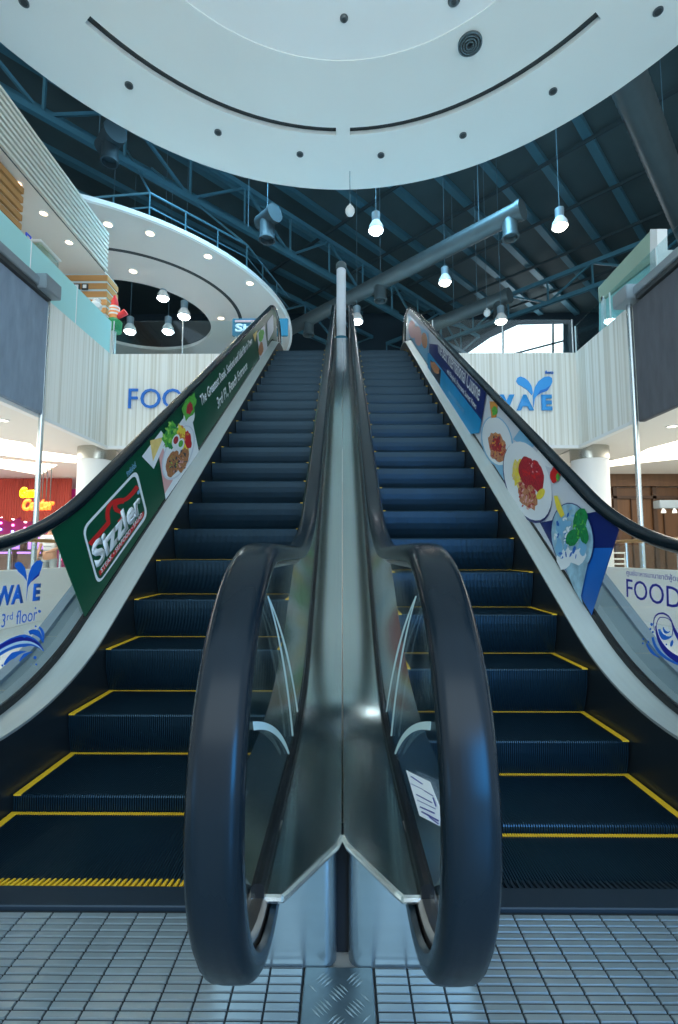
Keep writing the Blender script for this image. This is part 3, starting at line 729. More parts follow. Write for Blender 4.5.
# walkway rail standing on the annular ceiling
T = thing('walkway_railing', 'thin blue steel railing standing on top of the annular ceiling', 'railing', (-5.6, 12.0, 9.38))
rp_ = [atZ(u, v, 10.45) for u, v in ((78, 199), (150, 193), (247, 245), (289, 298))]
bmt, bml = B(), B()
for a, b in zip(rp_, rp_[1:]):
    tube(bmt, a, b, 0.03, 8); tube(bml, a - Vector((0, 0, 0.4)), b - Vector((0, 0, 0.4)), 0.02, 8)
link('top_rail', bmt, 'roof_steel', T); link('lower_rail', bml, 'roof_steel', T)
for a, b in zip(rp_, rp_[1:]):
    n = max(2, int((b - a).length / 0.9))
    for i in range(n): p = a + (b - a) * i / n; link('post', tube(B(), p, p - Vector((0, 0, 1.07)), 0.022, 8), 'roof_steel', T)
p = rp_[1]; link('stay', tube(B(), p, p + Vector((-1.6, 2.0, 3.0)), 0.03, 8), 'roof_steel', T); link('stay', tube(B(), rp_[2], rp_[2] + Vector((-3.2, 0.4, 2.9)), 0.03, 8), 'roof_steel', T)

def slats(bm, x0, x1, y0, y1, z0, z1, n, gap):
    h = (z1 - z0) / n
    for i in range(n): box(bm, x0, x1, y0, y1, z0 + i * h + gap / 2, z0 + (i + 1) * h - gap / 2)
    return bm
T = struct(link('wall_left_parapet', slats(B(), -5.36, -5.30, 3.0, 10.30, 7.305, 8.264, 9, 0.056), 'cream_slat'))
shell('wall_left_parapet_core', bbox(-5.50, -5.35, 3.0, 10.29, 7.315, 8.254), 'slat_gap')
shell('ceiling_left_gallery', bbox(-19, -5.36, 3.0, 10.86, 7.305, 7.345), 'soffit')
bm = slats(B(), -5.56, -5.50, 3.5, 7.75, 5.0, 7.30, 14, 0.062); shell('wall_left_gallery', bm, 'wood')
shell('wall_left_gallery_core', bbox(-5.70, -5.555, 3.5, 7.74, 5.0, 7.304), 'wood_gap')
shell('wall_left_recess', bbox(-12, -6.32, 10.78, 10.86, 5.0, 7.304), 'cream')
T = thing('slatted_pillar', 'wood slatted pillar block under the gallery ceiling, left end', 'pillar', (-5.8, 10.6, 5.0))
link('boards', slats(B(), -6.31, -5.31, 10.33, 10.85, 5.0, 7.30, 12, 0.06), 'wood', T); link('core', bbox(-6.29, -5.33, 10.35, 10.83, 5.0, 7.304), 'wood_gap', T)
for i, (u, v) in enumerate(((27, 183), (52, 213), (77, 242))):
    p = atZ(u, v, 7.305)
    p.x = min(p.x, -5.56)
    T = thing('gallery_downlight', ['nearest oval downlight in the gallery ceiling by the slatted parapet', 'middle downlight in the gallery ceiling by the slatted parapet', 'furthest downlight in the gallery ceiling, by the wooden pillar'][i], 'downlight', p, 'downlights in the gallery ceiling')
    link('trim_ring', disc(B(), p.x, p.y, 7.290, 7.305, 0.085, 0.065, 24), 'white', T)
    link('lens', lathe(B(), [(0.065, -0.008), (0.065, 0)], (p.x, p.y, 7.303), 20), 'downlight_on', T)
    l = bpy.data.lights.new('gallery_beam', 'SPOT'); l.energy = 22; l.spot_size = R(140); l.color = (1, 0.85, 0.65); l.shadow_soft_size = 0.1
    lo = bpy.data.objects.new('gallery_beam', l); lo.location = (p.x - 0.05, p.y, 7.25); C.objects.link(lo)

# ------------------------------------------------------------------ upper floor glass balustrades
def glass_rail(label, a, b, z0, z1, m, cuts, post_m='pole', post=0.025):
    a = Vector((*a, 0)); b = Vector((*b, 0)); d = b - a
    T = thing('glass_balustrade', label, 'glass railing', (a.x, a.y, z0))
    pts = [a + d * (i / cuts) for i in range(cuts + 1)]; nn = Vector((-d.y, d.x, 0)).normalized()
    for p, q in zip(pts, pts[1:]):
        e = (q - p).normalized() * 0.012
        quad = [p + e + Vector((0, 0, z0)), q - e + Vector((0, 0, z0)), q - e + Vector((0, 0, z1)), p + e + Vector((0, 0, z1))]
        link('glass_pane', poly(quad, nn, 0.012), m, T)
    for p in pts: link('post', tube(B(), p + Vector((0, 0, z0)), p + Vector((0, 0, z1)), post, 8), post_m, T)
    return T
glass_rail('tall frosted teal glass balustrade on the left edge of the upper floor', (-VX - 0.02, 3.2), (-VX - 0.02, 9.7), 5.15, 5.86, 'teal_glass', 5, 'rim', 0.01)
glass_rail('clear glass balustrade on the back edge above the blue FOOD letters', (-4.82, VY + 0.03), (-1.9, VY + 0.03), 5.15, 5.88, 'rail_glass', 2, 'pole', 0.016)
glass_rail('clear glass balustrade on the back edge above the blue WAVE letters', (1.9, VY + 0.03), (4.82, VY + 0.03), 5.15, 5.88, 'rail_glass', 2, 'pole', 0.016)
glass_rail('glass balustrade on the right edge of the upper floor behind the grey panel', (VX + 0.02, 3.2), (VX + 0.02, 9.7), 5.15, 5.72, 'rail_glass', 5, 'rim', 0.014)

# grey hanging panels, their beams, brackets and poles
for s, nm, pm in ((-1, 'left', 'panel_blue'), (1, 'right', 'panel_grey')):
    xi = s * 4.74
    o = tag(link('hanging_panel', bbox(min(xi, s * 4.84), max(xi, s * 4.84), 2.4, 7.40 if s < 0 else 7.56, 3.19 if s < 0 else 3.08, 5.02, 0.01), pm), 'large %s textured panel hung on the %s edge of the upper floor' % ('blue grey' if s < 0 else 'dark grey', nm), 'wall panel')
    T = thing('panel_beam', 'steel channel beam over the %s panel with a blocky end bracket' % ('blue grey' if s < 0 else 'dark grey'), 'beam', (xi, 7.5, 5.1))
    x0, x1 = sorted((s * 4.66, s * 4.83))
    link('channel', bbox(x0, x1, 2.4, 7.02 + (0.36 if s > 0 else 0), 5.10, 5.24, 0.008), 'beam', T)
    link('channel_shadow_gap', bbox(x0 + 0.03, x1 - 0.03, 2.4, 7.38, 5.03, 5.10), 'beam_dark', T)
    x0, x1 = sorted((s * 4.55, s * 4.84))
    link('end_bracket', bbox(x0, x1, 7.02 + (0.36 if s > 0 else 0), 7.42 + (0.36 if s > 0 else 0), 5.06, 5.30, 0.012), 'beam', T)
    T = thing('steel_pole', 'slim polished steel pole standing under the end of the %s panel' % nm, 'pole', (s * 4.68, 7.5, 0))
    link('shaft', tube(B(), (s * (4.79 if s < 0 else 4.72), 7.45 if s < 0 else 7.61, 0), (s * (4.79 if s < 0 else 4.72), 7.45 if s < 0 else 7.61, 5.06), 0.042, 16), 'pole', T, True)
    link('base_flange', lathe(B(), [(0.07, -0.02), (0.07, 0.0), (0.05, 0.02)], (s * (4.79 if s < 0 else 4.72), 7.45 if s < 0 else 7.61, 0), 20), 'pole', T, True)

# sage panel and white blocks behind the right balustrade
T = thing('sage_screen', 'pale sage green screen board rising behind the right glass balustrade', 'screen')
q = [atX(u, v, 5.0) for u, v in ((598, 288), (651, 230), (651, 262), (599, 303))]
link('board', poly(q, (1, 0, 0), 0.10), 'sage', T)
q = [atX(u, v, 5.0) for u, v in ((651, 230), (656, 230), (656, 283), (651, 284))]
link('end_post', poly([atX(u, v, 4.99) for u, v in ((650, 229), (657, 229), (658, 282), (650, 290))], (1, 0, 0), 0.16), 'white', T)
link('post', poly([atX(u, v, 5.0) for u, v in ((601, 296), (604, 296), (604, 333), (601, 335))], (1, 0, 0), 0.06), 'rim', T)
link('glass_pane', poly([atX(u, v, 5.04) for u, v in ((599, 303), (650, 262), (650, 284), (604, 332), (599, 333))], (1, 0, 0), 0.012), 'teal_glass', T)
o = tag(link('storage_block', poly([atX(u, v, 5.15) for u, v in ((640, 260), (661, 250), (661, 266), (640, 285))], (1, 0, 0), 0.3), 'white'), 'white block standing behind the end of the sage screen', 'box')

# ------------------------------------------------------------------ letters on the back fascia
def fascia_text(s, u0, v0, u1, v1, m, bold, parent, yy=VY - 0.035):
    a = atY(u0, v1, yy); b = atY(u1, v1, yy); c = atY(u0, v0, yy)
    return text('letter' if len(s) == 1 else 'lettering', s, a, (1, 0, 0), (0, 0, 1), b.x - a.x, c.z - a.z, m, parent, 0.03, bold)
T = thing('wall_sign', 'thin blue FOOD letters on the left of the cream fascia', 'sign', (-3.5, VY - 0.02, 4.3))
for ch, u0, u1 in (('F', 128.5, 137.5), ('O', 140.5, 160.5), ('O', 162.5, 182.5), ('D', 187, 203)):
    fascia_text(ch, u0, 389, u1, 408.5, 'sign_blue', 0.0, T)
LEAF_L = ((225, 190), (232, 170), (250, 163), (275, 172), (300, 192), (318, 222), (326, 262), (322, 276), (295, 245), (262, 222), (238, 210))
LEAF_R = ((444, 172), (425, 161), (395, 166), (362, 190), (340, 228), (329, 280), (331, 352), (338, 300), (352, 280), (380, 262), (415, 250), (436, 220), (446, 195))
T = thing('wall_sign', 'light blue WAVE sign with two water drops as its V, on the right fascia', 'sign', (3.8, VY - 0.02, 4.3))
for ch, u0, u1 in (('W', 489, 514.5), ('A', 516.5, 533.5), ('E', 541.5, 552)):
    fascia_text(ch, u0, 395, u1, 410.5, 'sign_light_blue', 0.07 if ch == 'W' else 0.05, T)
for L_ in (LEAF_L, LEAF_R):
    link('water_drop', poly([atY(480 + u / 6.16, 350 + v / 6.16, VY - 0.035) for u, v in L_], (0, 1, 0), 0.03), 'sign_light_blue', T)
link('drop_shade', poly([atY(480 + u / 6.16, 350 + v / 6.16, VY - 0.040) for u, v in ((436, 215), (415, 250), (380, 262), (350, 282), (372, 248), (405, 238))], (0, 1, 0), 0.004), 'sign_blue', T)
fascia_text('fiesta', 545, 371, 553, 374, 'sign_blue', 0.0, T)

# ------------------------------------------------------------------ printed banners on the outer glass
def curve_band(px, w0, w1, w2):
    """band following a pixel polyline, widths start/mid/end in pixels"""
    n = len(px); L_, R_ = [], []
    for i in range(n):
        a = Vector(px[max(i - 1, 0)]); b = Vector(px[min(i + 1, n - 1)]); d = (b - a).normalized(); nn = Vector((-d.y, d.x)); t = i / (n - 1)
        w = (w0 * (1 - t) + w1 * t if t < 0 else (w0 + (w1 - w0) * 2 * t if t < 0.5 else w1 + (w2 - w1) * 2 * (t - 0.5))) / 2
        L_.append(tuple(Vector(px[i]) + nn * w)); R_.append(tuple(Vector(px[i]) - nn * w))
    return L_ + R_[::-1]
def bez(a, b, c, n=12): return [tuple(Vector(a) * (1 - t) ** 2 + Vector(b) * 2 * t * (1 - t) + Vector(c) * t * t) for t in [i / n for i in range(n + 1)]]
class Art:
    def __init__(s, parent, X, side): s.p = parent; s.X = X; s.side = side; s.k = 1
    def pt(s, u, v): return atX(u, v, s.X)
    def shape(s, name, px, m, smoothn=0):
        off = -s.side * (0.002 + 0.00025 * s.k); s.k += 1
        pts = [atX(u, v, s.X) for u, v in px]
        pts = [Vector((s.X + off, p.y, p.z)) for p in pts]
        return link(name, poly(pts, (s.side, 0, 0), 0.0006), m, s.p)
    def ell(s, name, c, r, ang, m, n=28, wob=0.0):
        a = R(ang); P = []
        for i in range(n):
            t = 2 * math.pi * i / n; k = 1 + wob * (random.random() - 0.5)
            x, y = r[0] * k * math.cos(t), r[1] * k * math.sin(t)
            P.append((c[0] + x * math.cos(a) - y * math.sin(a), c[1] + x * math.sin(a) + y * math.cos(a)))
        return s.shape(name, P, m)
    def scatter(s, name, c, r, m, n, size):
        off = -s.side * (0.002 + 0.00025 * s.k); s.k += 1; bm = B()
        for _ in range(n):
            t = random.uniform(0, 2 * math.pi); q = math.sqrt(random.random()); cx_, cy_ = c[0] + r[0] * q * math.cos(t), c[1] + r[1] * q * math.sin(t)
            a0 = random.uniform(0, 3.14); l = size * random.uniform(0.6, 1.3); w = l * random.uniform(0.25, 0.6)
            P = [(cx_ + l * math.cos(b_) * math.cos(a0) - w * math.sin(b_) * math.sin(a0), cy_ + 1.5 * (l * math.cos(b_) * math.sin(a0) + w * math.sin(b_) * math.cos(a0))) for b_ in [i * math.pi / 4 for i in range(8)]]
            pts = [atX(u, v, s.X) for u, v in P]; pts = [Vector((s.X + off - s.side * 0.00001 * _, p.y, p.z)) for p in pts]
            poly(pts, (s.side, 0, 0), 0.0004, bm)
        o = link(name, bm, m, s.p); o['kind'] = 'stuff'; return o
    def line(s, name, a, b, w, m):
        A, Q = Vector(a), Vector(b); d = (Q - A).normalized(); n = Vector((-d.y, d.x)) * w / 2
        return s.shape(name, [tuple(A + n), tuple(Q + n), tuple(Q - n), tuple(A - n)], m)
    def write(s, name, txt, a, b, h, m, bold=0.0, shear=0.0):
        """baseline from pixel a to pixel b, letter height h metres, letters square to the flight"""
        off = -s.side * (0.002 + 0.00025 * s.k); s.k += 1
        A, Q = s.pt(*a), s.pt(*b); A.x = Q.x = s.X + off
        r = (Q - A); up = Vector((-s.side, 0, 0)).cross(r.normalized())
        if up.z < 0: up = -up
        return text(name, txt, A, r, up, r.length, h, m, s.p, 0.0005, bold, shear)

def banner_base(s, L0, L1, y_end, m, name, label, start):
    X = s * (CXE + HRO[s] - 0.013)
    T = thing(name, label, 'banner', (X, start[0][0], start[0][1]))
    top = [(y, zat(prof(0.955, AH[s] - 0.055, NY, TY, 1.845, 1.255), y) - 0.01) for y in [start[0][0] + (y_end[0] - start[0][0]) * i / 30 for i in range(31)]]
    bot = [(y, zat(prof(0.315, 0.156, NY, TY), y)) for y in [start[1][0] + (y_end[1] - start[1][0]) * i / 30 for i in range(31)]]
    bm = B(); off = [X, X + s * 0.004]
    rows = [([bm.verts.new((x, *p)) for p in top], [bm.verts.new((x, *p)) for p in bot]) for x in off]
    for (t, b) in rows:
        for i in range(30): bm.faces.new((t[i], t[i + 1], b[i + 1], b[i]))
    (t, b), (t2, b2) = rows
    for i in range(30): bm.faces.new((t[i], t2[i], t2[i + 1], t[i + 1])); bm.faces.new((b[i], b[i + 1], b2[i + 1], b2[i]))
    bm.faces.new((t[0], b[0], b2[0], t2[0])); bm.faces.new((t[-1], t2[-1], b2[-1], b[-1]))
    bmesh.ops.recalc_face_normals(bm, faces=bm.faces[:])
    link('printed_sheet', bm, m, T)
    return T, X
T, X = banner_base(-1, 0, 0, (9.75, 9.95), 'green', 'restaurant_banner', 'long dark green restaurant banner on the left outer balustrade glass', ((2.29, 1.10), (2.632, 0.637)))
A = Art(T, X, -1)
z1 = lambda u, v: (50 + u / 5.65, 440 + v / 5.65)
z2 = lambda u, v: (135 + u / 4.52, 310 + v / 4.52)
def rounded(pts, r=0.22, n=5):
    out = []; N = len(pts)
    for i in range(N):
        p = Vector(pts[i]); a = Vector(pts[i - 1]); b = Vector(pts[(i + 1) % N])
        k = min((a - p).length, (b - p).length) * r
        a1 = p + (a - p).normalized() * k; b1 = p + (b - p).normalized() * k
        for j in range(n + 1): t = j / n; q = a1 * (1 - t) ** 2 + p * 2 * t * (1 - t) + b1 * t * t; out.append(tuple(q))
    return out
A.shape('logo_frame', [z1(*p) for p in rounded([(178, 500), (488, 165), (552, 425), (268, 825)], 0.16)], 'print_white')
A.shape('logo_field', [z1(*p) for p in rounded([(191, 506), (480, 192), (539, 420), (274, 805)], 0.16)], 'green')
A.shape('logo_red_line', [z1(*p) for p in curve_band([(222, 590), (275, 530), (328, 468)] + bez((328, 468), (300, 345), (400, 338), 10)[1:] + bez((400, 338), (432, 352), (492, 262), 8)[1:], 26, 22, 24)], 'print_red')
A.shape('logo_red_line', [z1(*p) for p in curve_band(bez((415, 350), (345, 350), (372, 395), 8) + bez((372, 395), (440, 420), (380, 462), 8)[1:], 18, 26, 10)], 'print_red')
A.write('logo_lettering', 'Sizzler', z1(262, 735), z1(522, 395), 0.155, 'print_white', 0.045, 0.0)
A.shape('logo_red_band', [z1(*p) for p in ((272, 745), (524, 402), (530, 425), (280, 768))], 'print_red')
A.write('logo_small_lettering', 'STEAK • SEAFOOD • SALAD', z1(288, 752), z1(520, 428), 0.030, 'print_white', 0.01)
A.write('small_thai_lettering', 'ซิซซ์เล่อร์', z1(435, 212), z1(485, 150), 0.045, 'print_sky', 0.01)
A.ell('registered_mark', z1(497, 296), (1.3, 2.2), 20, 'print_sky')
A.shape('white_tablecloth', [z2(*p) for p in ((112, 640), (215, 490), (258, 505), (287, 640), (136, 858))], 'print_white')
A.shape('pink_napkin', [z2(*p) for p in ((102, 640), (125, 625), (168, 770), (132, 830))], 'print_pink')
A.shape('white_napkin', [z2(*p) for p in ((28, 662), (115, 545), (140, 585), (82, 718))], 'print_white')
A.shape('toast', [z2(*p) for p in ((65, 590), (126, 574), (78, 684))], 'print_toast')
A.ell('plate_edge', z2(193, 645), (13.5, 29), 22, 'print_pale'); A.ell('plate', z2(193, 643), (12.3, 27.5), 22, 'print_white')
A.ell('lettuce', z2(158, 568), (7, 14), 15, 'print_lettuce', 20, 0.5)
A.ell('chips', z2(218, 585), (6, 14), -12, 'print_yellow', 20, 0.5); A.ell('tomato', z2(236, 590), (3.5, 9), -5, 'print_red', 18, 0.3)
A.ell('steak', z2(168, 695), (6.5, 13), 12, 'print_meat', 22, 0.2); A.ell('steak', z2(211, 678), (5.5, 12.5), 15, 'print_meat', 22, 0.2)
A.scatter('lettuce_leaves', z2(158, 568), (6, 12), 'print_mint', 14, 1.8); A.scatter('lettuce_leaves', z2(152, 560), (6, 11), 'print_lime', 12, 1.6)
A.scatter('grill_marks', z2(168, 695), (5, 10), 'print_black', 12, 1.1); A.scatter('grill_marks', z2(211, 678), (4, 10), 'print_black', 12, 1.0); A.scatter('herbs', z2(168, 690), (4, 8), 'print_lime', 10, 0.7); A.scatter('steak_glaze', z2(190, 690), (9, 10), 'print_pink', 12, 0.9)
A.scatter('chips', z2(216, 575), (6, 11), 'print_orange', 10, 1.8)
A.ell('sauce_cup', z2(180, 592), (3.6, 7), 15, 'print_white'); A.ell('sauce', z2(180, 588), (2.4, 4), 15, 'print_crimson')
A.ell('sauce_cup', z2(202, 608), (3.4, 6.4), 15, 'print_white'); A.ell('sauce', z2(202, 604), (2.2, 3.6), 15, 'print_lettuce')
A.ell('salad_bowl', z2(240, 480), (5.5, 9.5), 8, 'print_white'); A.ell('salad', z2(240, 435), (6.5, 13), 12, 'print_lettuce', 20, 0.4); A.ell('salad_meat', z2(242, 445), (3.0, 6.5), 12, 'print_crimson', 16, 0.4)
A.write('slogan', 'The Greatest Steak, Seafood and Salad Bar in Town', z2(296, 445), z2(527, 158), 0.125, 'print_white', 0.02)
A.write('slogan', '3rd Fl., Beach Entrance', z2(372, 458), z2(506, 272), 0.150, 'print_white', 0.02)
A.shape('white_tablecloth', [z2(*p) for p in ((548, 105), (582, 70), (600, 195), (562, 238))], 'print_pale')
A.shape('toast', [z2(*p) for p in ((530, 112), (550, 92), (540, 145))], 'print_toast')
A.ell('salad', z2(568, 115), (2.6, 6), 5, 'print_lettuce', 16, 0.4); A.ell('steak', z2(566, 175), (2.4, 6.5), 5, 'print_meat', 16, 0.3)
A.shape('logo_frame', [z2(*p) for p in rounded([(594, 55), (622, 18), (624, 95), (598, 145)], 0.2)], 'print_pale')

T, X = banner_base(1, 0, 0, (9.75, 9.95), 'print_pale', 'food_banner', 'long printed food banner with iced drink on the right outer balustrade glass', ((2.50, 1.17), (2.74, 0.64)))
A = Art(T, X, 1)
z3 = lambda u, v: (400 + u / 6.78, 305 + v / 6.78)
z4 = lambda u, v: (475 + u / 4.374, 390 + v / 4.374)
A.shape('drink_photo', [z4(*p) for p in ((285, 580), (550, 528), (622, 590), (632, 612), (512, 985), (380, 760))], 'print_navy')
A.shape('drink_photo', [z4(*p) for p in ((345, 695), (604, 690), (512, 985), (440, 860))], 'print_blue')
A.shape('blue_napkin', [z4(*p) for p in ((168, 215), (200, 170), (268, 235), (240, 265))], 'print_sky')
A.ell('saucer', z4(308, 300), (5, 11), -40, 'print_white')
A.shape('striped_cloth', [z4(*p) for p in ((22, 225), (60, 280), (140, 320), (128, 395))], 'print_sky')
A.ell('bowl_edge', z4(98, 225), (15.5, 26), -12, 'print_sky'); A.ell('bowl', z4(98, 223), (14.3, 24.5), -12, 'print_white')
A.ell('pasta', z4(100, 248), (9, 14.5), -12, 'print_pasta', 26, 0.3); A.ell('minced_meat', z4(98, 240), (5, 7), -12, 'print_crimson', 18, 0.4)
A.scatter('pasta_strands', z4(100, 250), (8, 13), 'print_crimson', 26, 1.4); A.scatter('pasta_strands', z4(100, 250), (8, 13), 'print_orange', 16, 1.2); A.scatter('pasta_strands', z4(100, 248), (7, 12), 'print_black', 10, 1.0)
A.shape('glass_of_juice', [z4(*p) for p in ((66, 50), (104, 50), (95, 120), (74, 122))], 'print_orange'); A.ell('lettuce', z4(88, 92), (2.6, 5), 0, 'print_lettuce', 14, 0.4)
A.ell('plate_edge', z4(232, 405), (22, 42), -18, 'print_navy'); A.ell('plate', z4(234, 398), (21.8, 41), -18, 'print_white')
A.ell('noodles', z4(195, 360), (6, 14), 5, 'print_yellow', 22, 0.5); A.ell('noodles', z4(233, 455), (9, 16), -15, 'print_pasta', 24, 0.4)
A.scatter('noodles', z4(195, 365), (6, 14), 'print_toast', 26, 1.6); A.scatter('noodles', z4(233, 455), (9, 15), 'print_crimson', 26, 1.5); A.scatter('noodles', z4(236, 458), (9, 14), 'print_pink', 20, 1.3)
A.ell('meatball', z4(232, 355), (8.5, 15), -8, 'print_crimson', 22, 0.15); A.ell('meatball', z4(275, 378), (6.8, 16), -8, 'print_crimson', 22, 0.15); A.ell('lemon', z4(292, 455), (3.5, 6), 30, 'print_yellow')
A.scatter('sauce_highlight', z4(250, 350), (9, 9), 'print_red', 16, 1.6); A.scatter('sauce_highlight', z4(245, 345), (8, 8), 'print_pink', 7, 0.8)
A.ell('strawberry', z4(357, 365), (4.8, 9.5), 15, 'print_red', 18, 0.2); A.ell('strawberry_leaf', z4(368, 380), (1.8, 4), 0, 'print_lettuce', 12, 0.3)
A.ell('drinking_glass_edge', z4(432, 645), (21.5, 35), -8, 'print_navy'); A.ell('drinking_glass', z4(432, 645), (20.6, 34), -8, 'print_ice')
A.shape('glass_foot', [z4(*p) for p in ((395, 760), (500, 760), (470, 900), (480, 940), (440, 870))], 'print_ice')
for c, r, a in ((( 385, 590), (5, 9), 10), ((400, 740), (8, 10), 20), ((455, 730), (9, 8), -10), ((478, 690), (4, 8), 0), ((375, 690), (3.5, 9), 0)): A.ell('ice_cube', z4(*c), r, a, 'print_white' if r[0] > 7 else 'print_sky', 12, 0.3)
A.scatter('ice_shards', z4(425, 640), (17, 26), 'print_blue', 16, 2.6); A.scatter('ice_shards', z4(425, 660), (17, 26), 'print_white', 22, 2.4); A.scatter('ice_shards', z4(430, 620), (16, 24), 'print_sky', 16, 2.4)
A.shape('lemon_slice', [z4(*p) for p in ((352, 463), (368, 462), (400, 545), (385, 560), (365, 520))], 'print_yellow')
for c, r, a in (((470, 565), (7, 11), 10), ((437, 645), (6.5, 9), 35), ((485, 630), (4.5, 10), -12), ((462, 600), (3, 6), 0)): A.ell('mint_leaf', z4(*c), r, a, 'print_mint', 20, 0.15)
A.scatter('mint_veins', z4(465, 600), (9, 17), 'print_lettuce', 12, 1.4)
A.shape('text_field', [z3(*p) for p in ((205, 262), (262, 268), (592, 592), (562, 790), (203, 330))], 'print_navy')
A.shape('sea_photo', [z3(*p) for p in ((193, 325), (205, 325), (562, 782), (545, 868), (480, 875), (193, 428))], 'print_cyan')
A.shape('night_photo', [z3(*p) for p in ((212, 368), (285, 440), (277, 545), (214, 450))], 'print_black')
A.ell('salad_photo', z3(245, 425), (3, 7), -30, 'print_pasta', 14, 0.4)
A.shape('top_photo', [z3(*p) for p in ((60, 60), (200, 190), (192, 400), (66, 215))], 'print_sky')
A.ell('plate', z3(88, 165), (3.8, 9), -5, 'print_pink'); A.ell('plate', z3(128, 210), (3.8, 10), -5, 'print_pink'); A.ell('tomato', z3(172, 240), (3, 8), -5, 'print_pasta')
A.write('slogan', 'The Best International Cuisine', z3(262, 318), z3(545, 655), 0.17, 'print_white', 0.0)
A.write('slogan', 'with Bangkok\'s Panoramic Sunset Views', z3(325, 470), z3(522, 722), 0.085, 'print_white', 0.0)
A.write('slogan', 'www.thebeachfoodwave.com', z3(338, 600), z3(440, 735), 0.06, 'print_sky', 0.0)

# ------------------------------------------------------------------ decals on the glass
d7 = lambda u, v: (u / 7.53, 550 + v / 7.53)
T = thing('glass_decal', 'blue WAVE 3rd floor decal with a splashing wave on the left outer glass', 'decal', (-1.395, 2.1, 0.7))
A = Art(T, -1.396, -1)
A.write('lettering', 'WA', d7(-55, 432), d7(172, 400), 0.083, 'decal_blue', 0.05); A.write('lettering', 'E', d7(240, 386), d7(296, 380), 0.078, 'decal_blue', 0.05)
A.shape('water_drop', [d7(*p) for p in ((105, 120), (112, 98), (135, 87), (160, 98), (185, 135), (196, 190), (198, 235), (175, 200), (130, 160))], 'decal_blue')
A.shape('water_drop', [d7(*p) for p in ((318, 95), (300, 76), (272, 82), (235, 120), (212, 180), (200, 250), (192, 385), (206, 280), (232, 232), (275, 195), (305, 150))], 'decal_blue')
A.shape('water_drop', [d7(*p) for p in ((225, 245), (255, 205), (285, 180), (298, 155), (290, 192), (262, 215))], 'decal_navy')
A.write('lettering', '3', d7(2, 585), d7(30, 580), 0.055, 'decal_blue'); A.write('lettering', 'rd', d7(44, 530), d7(88, 522), 0.030, 'decal_blue')
A.write('lettering', 'floor', d7(112, 562), d7(270, 528), 0.058, 'decal_blue')
A.shape('wave', [d7(*p) for p in curve_band(bez((-30, 770), (210, 600), (322, 760)), 70, 95, 6)], 'decal_blue')
A.shape('wave', [d7(*p) for p in curve_band(bez((-30, 745), (200, 590), (318, 748)), 22, 34, 3)], 'decal_navy')
A.shape('wave', [d7(*p) for p in curve_band(bez((-30, 775), (200, 625), (310, 752)), 14, 22, 3)], 'decal_pale')
A.shape('splash', [d7(*p) for p in curve_band(bez((212, 625), (280, 590), (318, 700)), 30, 45, 4)], 'decal_blue')
A.shape('splash', [d7(*p) for p in curve_band(bez((285, 580), (325, 610), (318, 690)), 14, 22, 4)], 'decal_blue')
A.shape('splash', [d7(*p) for p in curve_band(bez((22, 865), (80, 770), (190, 765)), 14, 46, 4)], 'decal_blue')
A.shape('splash', [d7(*p) for p in curve_band(bez((138, 838), (170, 780), (235, 768)), 10, 26, 4)], 'decal_blue')
for c, r in (((288, 462), 1.4), ((257, 438), 0.8), ((258, 575), 0.9), ((253, 810), 1.5), ((262, 862), 0.9), ((172, 648), 1.6), ((5, 870), 1.0)): A.ell('droplet', d7(*c), (r, r * 1.1), 0, 'decal_blue', 12)
f6 = lambda u, v: (600 + u / 8.54, 560 + v / 8.54)
T = thing('glass_decal', 'navy FOOD decal with a curling wave on the right outer glass', 'decal', (1.366, 2.1, 0.7))
A = Art(T, 1.366, 1)
A.write('lettering', 'FOOD WAVE', f6(232, 316), f6(1500, 610), 0.088, 'decal_navy')
A.write('thai_lettering', 'ศูนย์อาหารนานาชาติฟู้ดเวฟ', f6(232, 140), f6(740, 208), 0.034, 'decal_navy')
A.shape('wave', [f6(*p) for p in curve_band(bez((480, 560), (500, 790), (720, 870)), 8, 40, 60)], 'decal_navy')
A.shape('wave', [f6(*p) for p in curve_band(bez((455, 660), (480, 830), (720, 905)), 20, 26, 16)], 'decal_blue')
A.shape('wave', [f6(*p) for p in curve_band(bez((405, 715), (440, 800), (520, 835)), 14, 24, 4)], 'decal_blue')
A.shape('wave', [f6(*p) for p in curve_band(bez((472, 600), (440, 450), (545, 455)) + bez((545, 455), (620, 480), (622, 560))[1:], 3, 16, 5)], 'decal_navy')
A.shape('wave', [f6(*p) for p in curve_band(bez((512, 590), (540, 700), (622, 650)), 18, 46, 6)], 'decal_blue')
A.shape('wave', [f6(*p) for p in curve_band(bez((622, 650), (660, 480), (520, 490)) + bez((520, 490), (485, 520), (488, 600))[1:], 5, 8, 4)], 'decal_navy')
A.shape('wave', [f6(*p) for p in curve_band(bez((548, 575), (560, 640), (605, 610)), 8, 24, 5)], 'decal_blue')
A.shape('wave', [f6(*p) for p in curve_band(bez((618, 510), (640, 620), (720, 720)), 6, 26, 40)], 'decal_navy')
A.ell('droplet', f6(622, 712), (1.4, 3.4), 15, 'decal_blue', 14)
for c, r in (((450, 550), 1.3), ((440, 590), 1.0), ((462, 615), 0.9), ((578, 722), 0.8), ((380, 675), 0.8), ((378, 712), 0.8), ((425, 700), 1.0)): A.ell('droplet', f6(*c), (r, r * 1.2), 0, 'decal_blue', 12)
